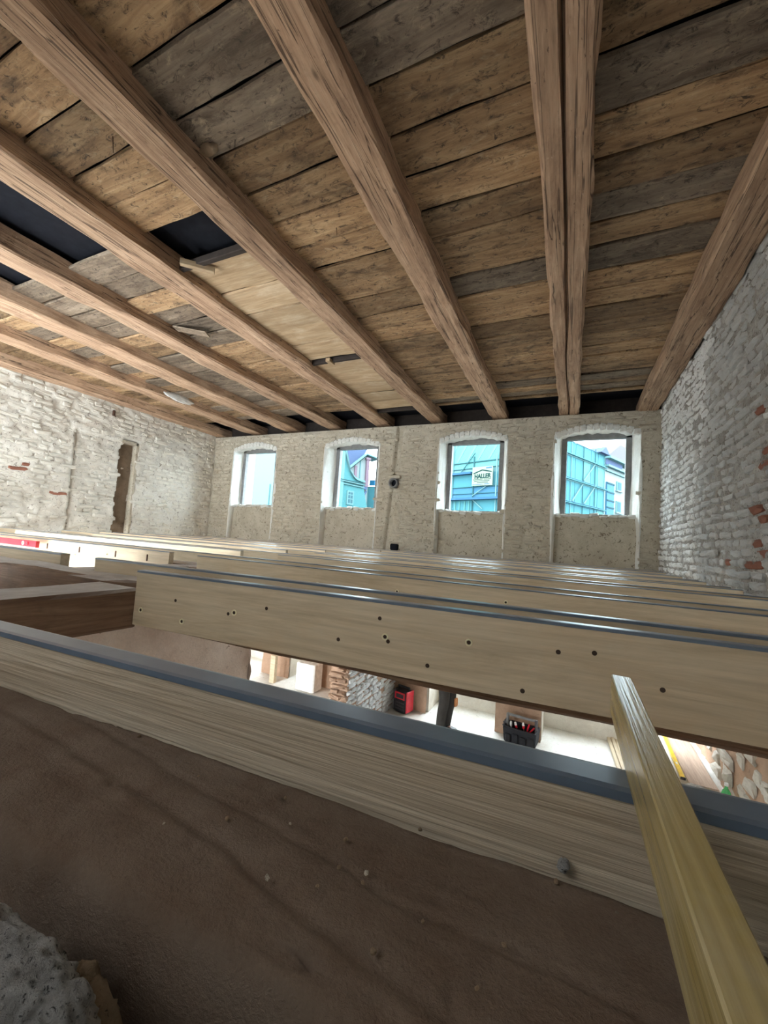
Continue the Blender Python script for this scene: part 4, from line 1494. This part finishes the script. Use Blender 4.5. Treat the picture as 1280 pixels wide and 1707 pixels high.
for (a0, a1, z0, z1) in ((.28, .40, 1.90, 2.00), (.44, .56, 1.90, 2.00), (.28, .40, 1.72, 1.86), (.44, .56, 1.72, 1.86), (.28, .40, 1.52, 1.68), (.44, .56, 1.52, 1.68)):
    PA.rect('pane', a0, a1, z0, z1, .12, .14, 'win_dark', w_)
PB = Plane((-8.6, 17), (.6, .8), k=1.14)
g = thing('timbered_house', 'pale gabled house with pink posts behind the curved gable', 'house')
PB.slab('wall', [(-1.4, ZG), (-.28, ZG), (-.28, 3.72), (-.47, 3.86), (-1.29, 3.10), (-1.4, 2.9)], -2, 0, 'white_wall', g)
PB.slab('verge', [(-1.33, 3.13), (-.47, 3.93), (.2, 3.80), (.2, 3.86), (-.47, 4.0), (-1.37, 3.18)], -2, .5, 'cyan_trim', g)
PB.slab('roof', [(-1.6, 3.1), (-1.33, 3.14), (-.47, 3.95), (-.2, 4.5), (-1.8, 4.5)], -2.6, -.6, 'slate', g)
PB.rect('post', -1.02, -.90, 2.70, 3.34, 0, .2, 'pink_post', g)
PB.rect('post', -.46, -.31, 2.40, 3.74, .0, .4, 'pink_post', g)
PB.rect('capital', -.50, -.27, 3.70, 3.80, .0, .5, 'pink_post', g)
PB.rect('downpipe', -.745, -.715, 2.8, 3.62, 0, .1, 'cyan_wall', g)
PB.rect('beam_end', -.60, -.36, 2.28, 2.42, 0, .4, 'slate', g)
PB.slab('brace', [(-.56, 1.95), (-.50, 1.92), (-.33, 2.2), (-.39, 2.24)], 0, .3, 'slate', g)
PC = Plane((-8.0, 18), (1, 0), k=1.12)
g = thing('site_hut', 'low cyan netted scaffold with a bright blue panel on top', 'scaffold')
PC.rect('net_sheet', -1.45, -.2, ZG, 2.64, -.6, 0, 'net_cyan', g)
PC.rect('blue_panel', -1.31, -1.03, 2.70, 2.97, -.3, 0, 'blue_panel', g)
PC.bar('pole', (-1.36, ZG), (-1.36, 3.2), .05, .1, 'pole_light', g)
PC.bar('pole', (-.90, ZG), (-.90, 3.2), .05, .1, 'pole_light', g)
PC.bar('ledger', (-1.4, 2.68), (-.6, 2.68), .05, .1, 'pole_dark', g)

# corner building under scaffold, seen through windows 3 and 4
CX, CY = -1.165, 14.08
PL = Plane((CX, CY), (-.918, .397), -1)
PR = Plane((CX, CY), (.42, .906))
if PL.n.y > 0:
    PL.n = -PL.n
if PR.n.x < 0:
    PR.n = -PR.n
g = thing('corner_building', 'corner building wrapped in cyan scaffold nets', 'building')
mb = MB()
c0 = PL.at(0, 0)
c1 = PL.at(5, 0)
c3 = PR.at(5.7, 0)
c2 = c1 + (c3 - c0)
zg, ze = -1.2, CZ + 2.75 * KO
base = [c0, c3, c2, c1]
base = [Vector((p.x, p.y, 0)) for p in base]
cen = sum(base, Vector()) / 4
base = [p + (cen - p).normalized() * 1.6 for p in base]
vs = [(p.x, p.y, zg) for p in base] + [(p.x, p.y, ze) for p in base]
mb.add(vs, [(0, 1, 5, 4), (1, 2, 6, 5), (2, 3, 7, 6), (3, 0, 4, 7), (4, 5, 6, 7)])
mb.build('wall', 'net_blue', g)
mb = MB()
ins = [p + (cen - p) * .5 for p in base]
mb.add([(p.x, p.y, ze) for p in base] + [(p.x, p.y, ze + 5.5) for p in ins], [(0, 1, 5, 4), (1, 2, 6, 5), (2, 3, 7, 6), (3, 0, 4, 7), (4, 5, 6, 7)])
mb.build('roof', 'net_light', g)
sl = thing('scaffold', 'scaffold with light cyan sheeting behind the signboard, seen through third window', 'scaffold')
PL.rect('net_sheet', .9, 4.6, 2.92, 4.8, -.12, -.06, 'net_light', sl)
PL.rect('net_sheet', .9, 4.6, 2.72, 2.92, -.12, -.06, 'cyan_trim', sl)
PL.rect('net_sheet', .9, 4.6, 2.2, 2.72, -.12, -.06, 'net_cyan', sl)
PL.rect('net_sheet', .9, 4.6, 1.76, 2.2, -.12, -.06, 'net_blue', sl)
PL.rect('net_sheet', .9, 4.6, ZG, 1.76, -.12, -.06, 'net_cyan', sl)
for k in range(6):
    a = 1.1 + k * .48
    PL.slab('sheet_fold', [(a, 4.2), (a + .14, 4.2), (a + .75, 3.2), (a + .66, 3.2)], -.06, -.03, 'cyan_trim', sl)
for a in (1.42, 2.41, 3.40, 4.4):
    PL.bar('pole', (a, ZG), (a, 3.35 if a < 3 else 4.6), .055, .05, 'pole_dark' if a == 2.41 else 'pole_light', sl)
for z, w_, m in ((3.15, .06, 'pole_dark'), (2.91, .045, 'pole_dark'), (2.20, .05, 'pole_dark'), (1.95, .04, 'pole_dark')):
    PL.bar('ledger', (.9, z), (4.6, z), w_, .0, m, sl)
PL.rect('deck_board', 2.44, 4.6, 2.68, 2.76, 0, .5, 'sign_blue', sl)
PL.rect('deck_board', .9, 4.6, 1.70, 1.78, 0, .5, 'sign_blue', sl)
PL.bar('brace', (2.36, 3.48), (2.98, 2.78), .05, .12, 'pole_dark', sl)
PL.bar('brace', (2.40, 1.86), (1.82, 2.20), .05, .12, 'pole_light', sl)
PL.bar('brace', (2.40, 1.72), (1.95, 1.36), .05, .12, 'pole_light', sl)
for a in (2.55, 2.75, 3.0, 3.2):
    PL.rect('facade_strip', a, a + .05, 1.2, 1.66, -.06, .02, 'net_light', sl)
# signboard
sg = thing('signboard', 'cream signboard lettered HALLER under a roof emblem, hung on the scaffold', 'sign')
A0, A1 = 2.38, 1.50


def sa(t):
    return A0 + (A1 - A0) * t


PL.slab('board', [(sa(0), 2.22), (sa(1), 2.20), (sa(1), 2.90), (sa(0), 2.92)], .30, .36, 'sign_cream', sg)
PL.slab('roof_emblem', [(sa(.08), 2.655), (sa(.50), 2.765), (sa(.94), 2.68), (sa(.96), 2.715), (sa(.50), 2.805), (sa(.06), 2.69)], .36, .38, 'sign_green', sg)
PL.rect('blue_mark', sa(.95), sa(.68), 2.83, 2.87, .36, .38, 'sign_blue', sg)
fc = bpy.data.curves.new('lettering', 'FONT')
fc.body = 'HALLER'
fc.size = .62
fc.extrude = .01
fc.offset = .022
fo = bpy.data.objects.new('lettering', fc)
COL.objects.link(fo)
dg = bpy.context.evaluated_depsgraph_get()
me = bpy.data.meshes.new_from_object(fo.evaluated_get(dg))
bpy.data.objects.remove(fo)
lo = link('lettering', me, 'sign_green', sg)
xs_ = [v.co.x for v in me.vertices]
ys_ = [v.co.y for v in me.vertices]
wid = abs(A1 - A0) * KO * .80
sx = wid / (max(xs_) - min(xs_))
sy = .17 * KO / (max(ys_) - min(ys_))
e1 = -PL.d
p = PL.at(sa(.12), 2.485, .375)
nn = PL.n
lo.matrix_basis = Matrix(((e1.x * sx, 0, nn.x, p.x), (e1.y * sx, 0, nn.y, p.y), (0, sy, 0, p.z), (0, 0, 0, 1)))
for k, (t0, t1, z) in enumerate(((.06, .52, 2.44), (.60, .92, 2.44), (.12, .86, 2.385), (.26, .80, 2.325), (.03, .55, 2.26), (.62, .86, 2.26))):
    PL.rect('small_print', sa(t0), sa(t1), z - .009, z + .009, .36, .372, 'sign_green' if k < 4 else 'sign_blue', sg)
# right hand face
sr = thing('scaffold', 'tall scaffold with cyan nets receding along the street, seen through rightmost window', 'scaffold')
for k in range(8):
    a = .3 + k * .68
    for z0, z1 in ((ZG, 1.86), (1.9, 2.74), (2.80, 3.66), (3.72, 4.17 - .0)):
        PR.rect('net_sheet', a + .02, a + .66, z0, z1, -.10, -.04, random.choice(['net_cyan', 'net_cyan', 'net_cyan', 'net_light']), sr)
for a in (.3, 1.2, 1.93, 2.62, 3.64, 4.72, 5.66):
    PR.bar('pole', (a, ZG), (a, 4.25), .04, .05, 'pole_dark' if 3 < a < 5 else 'pole_light', sr)
for z in (4.16, 3.69, 3.60, 2.77, 2.66, 1.88, 1.78):
    PR.bar('ledger', (.2, z), (5.70, z), .035, .06, 'net_blue' if z not in (3.60, 2.66) else 'pole_light', sr)
for z in (2.70, 3.64, 1.82):
    PR.rect('deck_board', .2, 5.70, z - .02, z + .01, .1, .3, 'net_cyan', sr)
PR.bar('brace', (3.64, 2.8), (4.6, 3.6), .06, .14, 'pole_light', sr)
PR.bar('brace', (2.7, 1.9), (3.6, 2.7), .06, .14, 'pole_light', sr)
PR.bar('brace', (4.72, 2.75), (3.7, 1.9), .06, .14, 'pole_light', sr)
PR.slab('dormer', [(4.85, 4.17), (5.72, 4.17), (5.3, 4.46)], -1.5, .5, 'slate', sr)
wh = thing('town_house', 'white town house with small windows beyond the scaffold', 'house')
PR.rect('wall', 5.80, 9.5, ZG, 4.0, -3, -.1, 'white_wall', wh)
PR.rect('attic_band', 5.85, 7.7, 3.86, 4.10, -2.8, -.02, 'slate', wh)
PR.rect('cornice', 5.8, 9.6, 4.10, 4.20, -3, .5, 'cyan_trim', wh)
PR.rect('cornice', 5.8, 9.6, 3.74, 3.82, -.1, .35, 'cyan_trim', wh)
PR.rect('cornice', 5.8, 9.6, 3.56, 3.61, -.1, .15, 'cyan_trim', wh)
PR.slab('roof', [(5.8, 4.2), (9.6, 4.2), (8.4, 4.95), (7.2, 4.95)], -3, .2, 'roof_mauve', wh)
PR.rect('stair_glazing', 5.95, 6.72, ZG, 3.10, -.1, .06, 'net_blue', wh)
for z in (3.02, 2.64, 2.28, 1.98):
    PR.rect('glazing_bar', 5.95, 6.72, z, z + .06, .06, .12, 'dark_teal', wh)
for z0, z1 in ((2.92, 3.24), (1.94, 2.36)):
    w_ = PR.rect('window', 7.08, 7.62, z0 - .04, z1 + .04, -.1, .02, 'cyan_trim', wh)
    PR.rect('pane', 7.16, 7.54, z0, z1, .02, .05, 'win_dark', w_)
    PR.rect('window_sill', 7.0, 7.7, z0 - .10, z0 - .05, -.1, .15, 'pale_wall', w_)
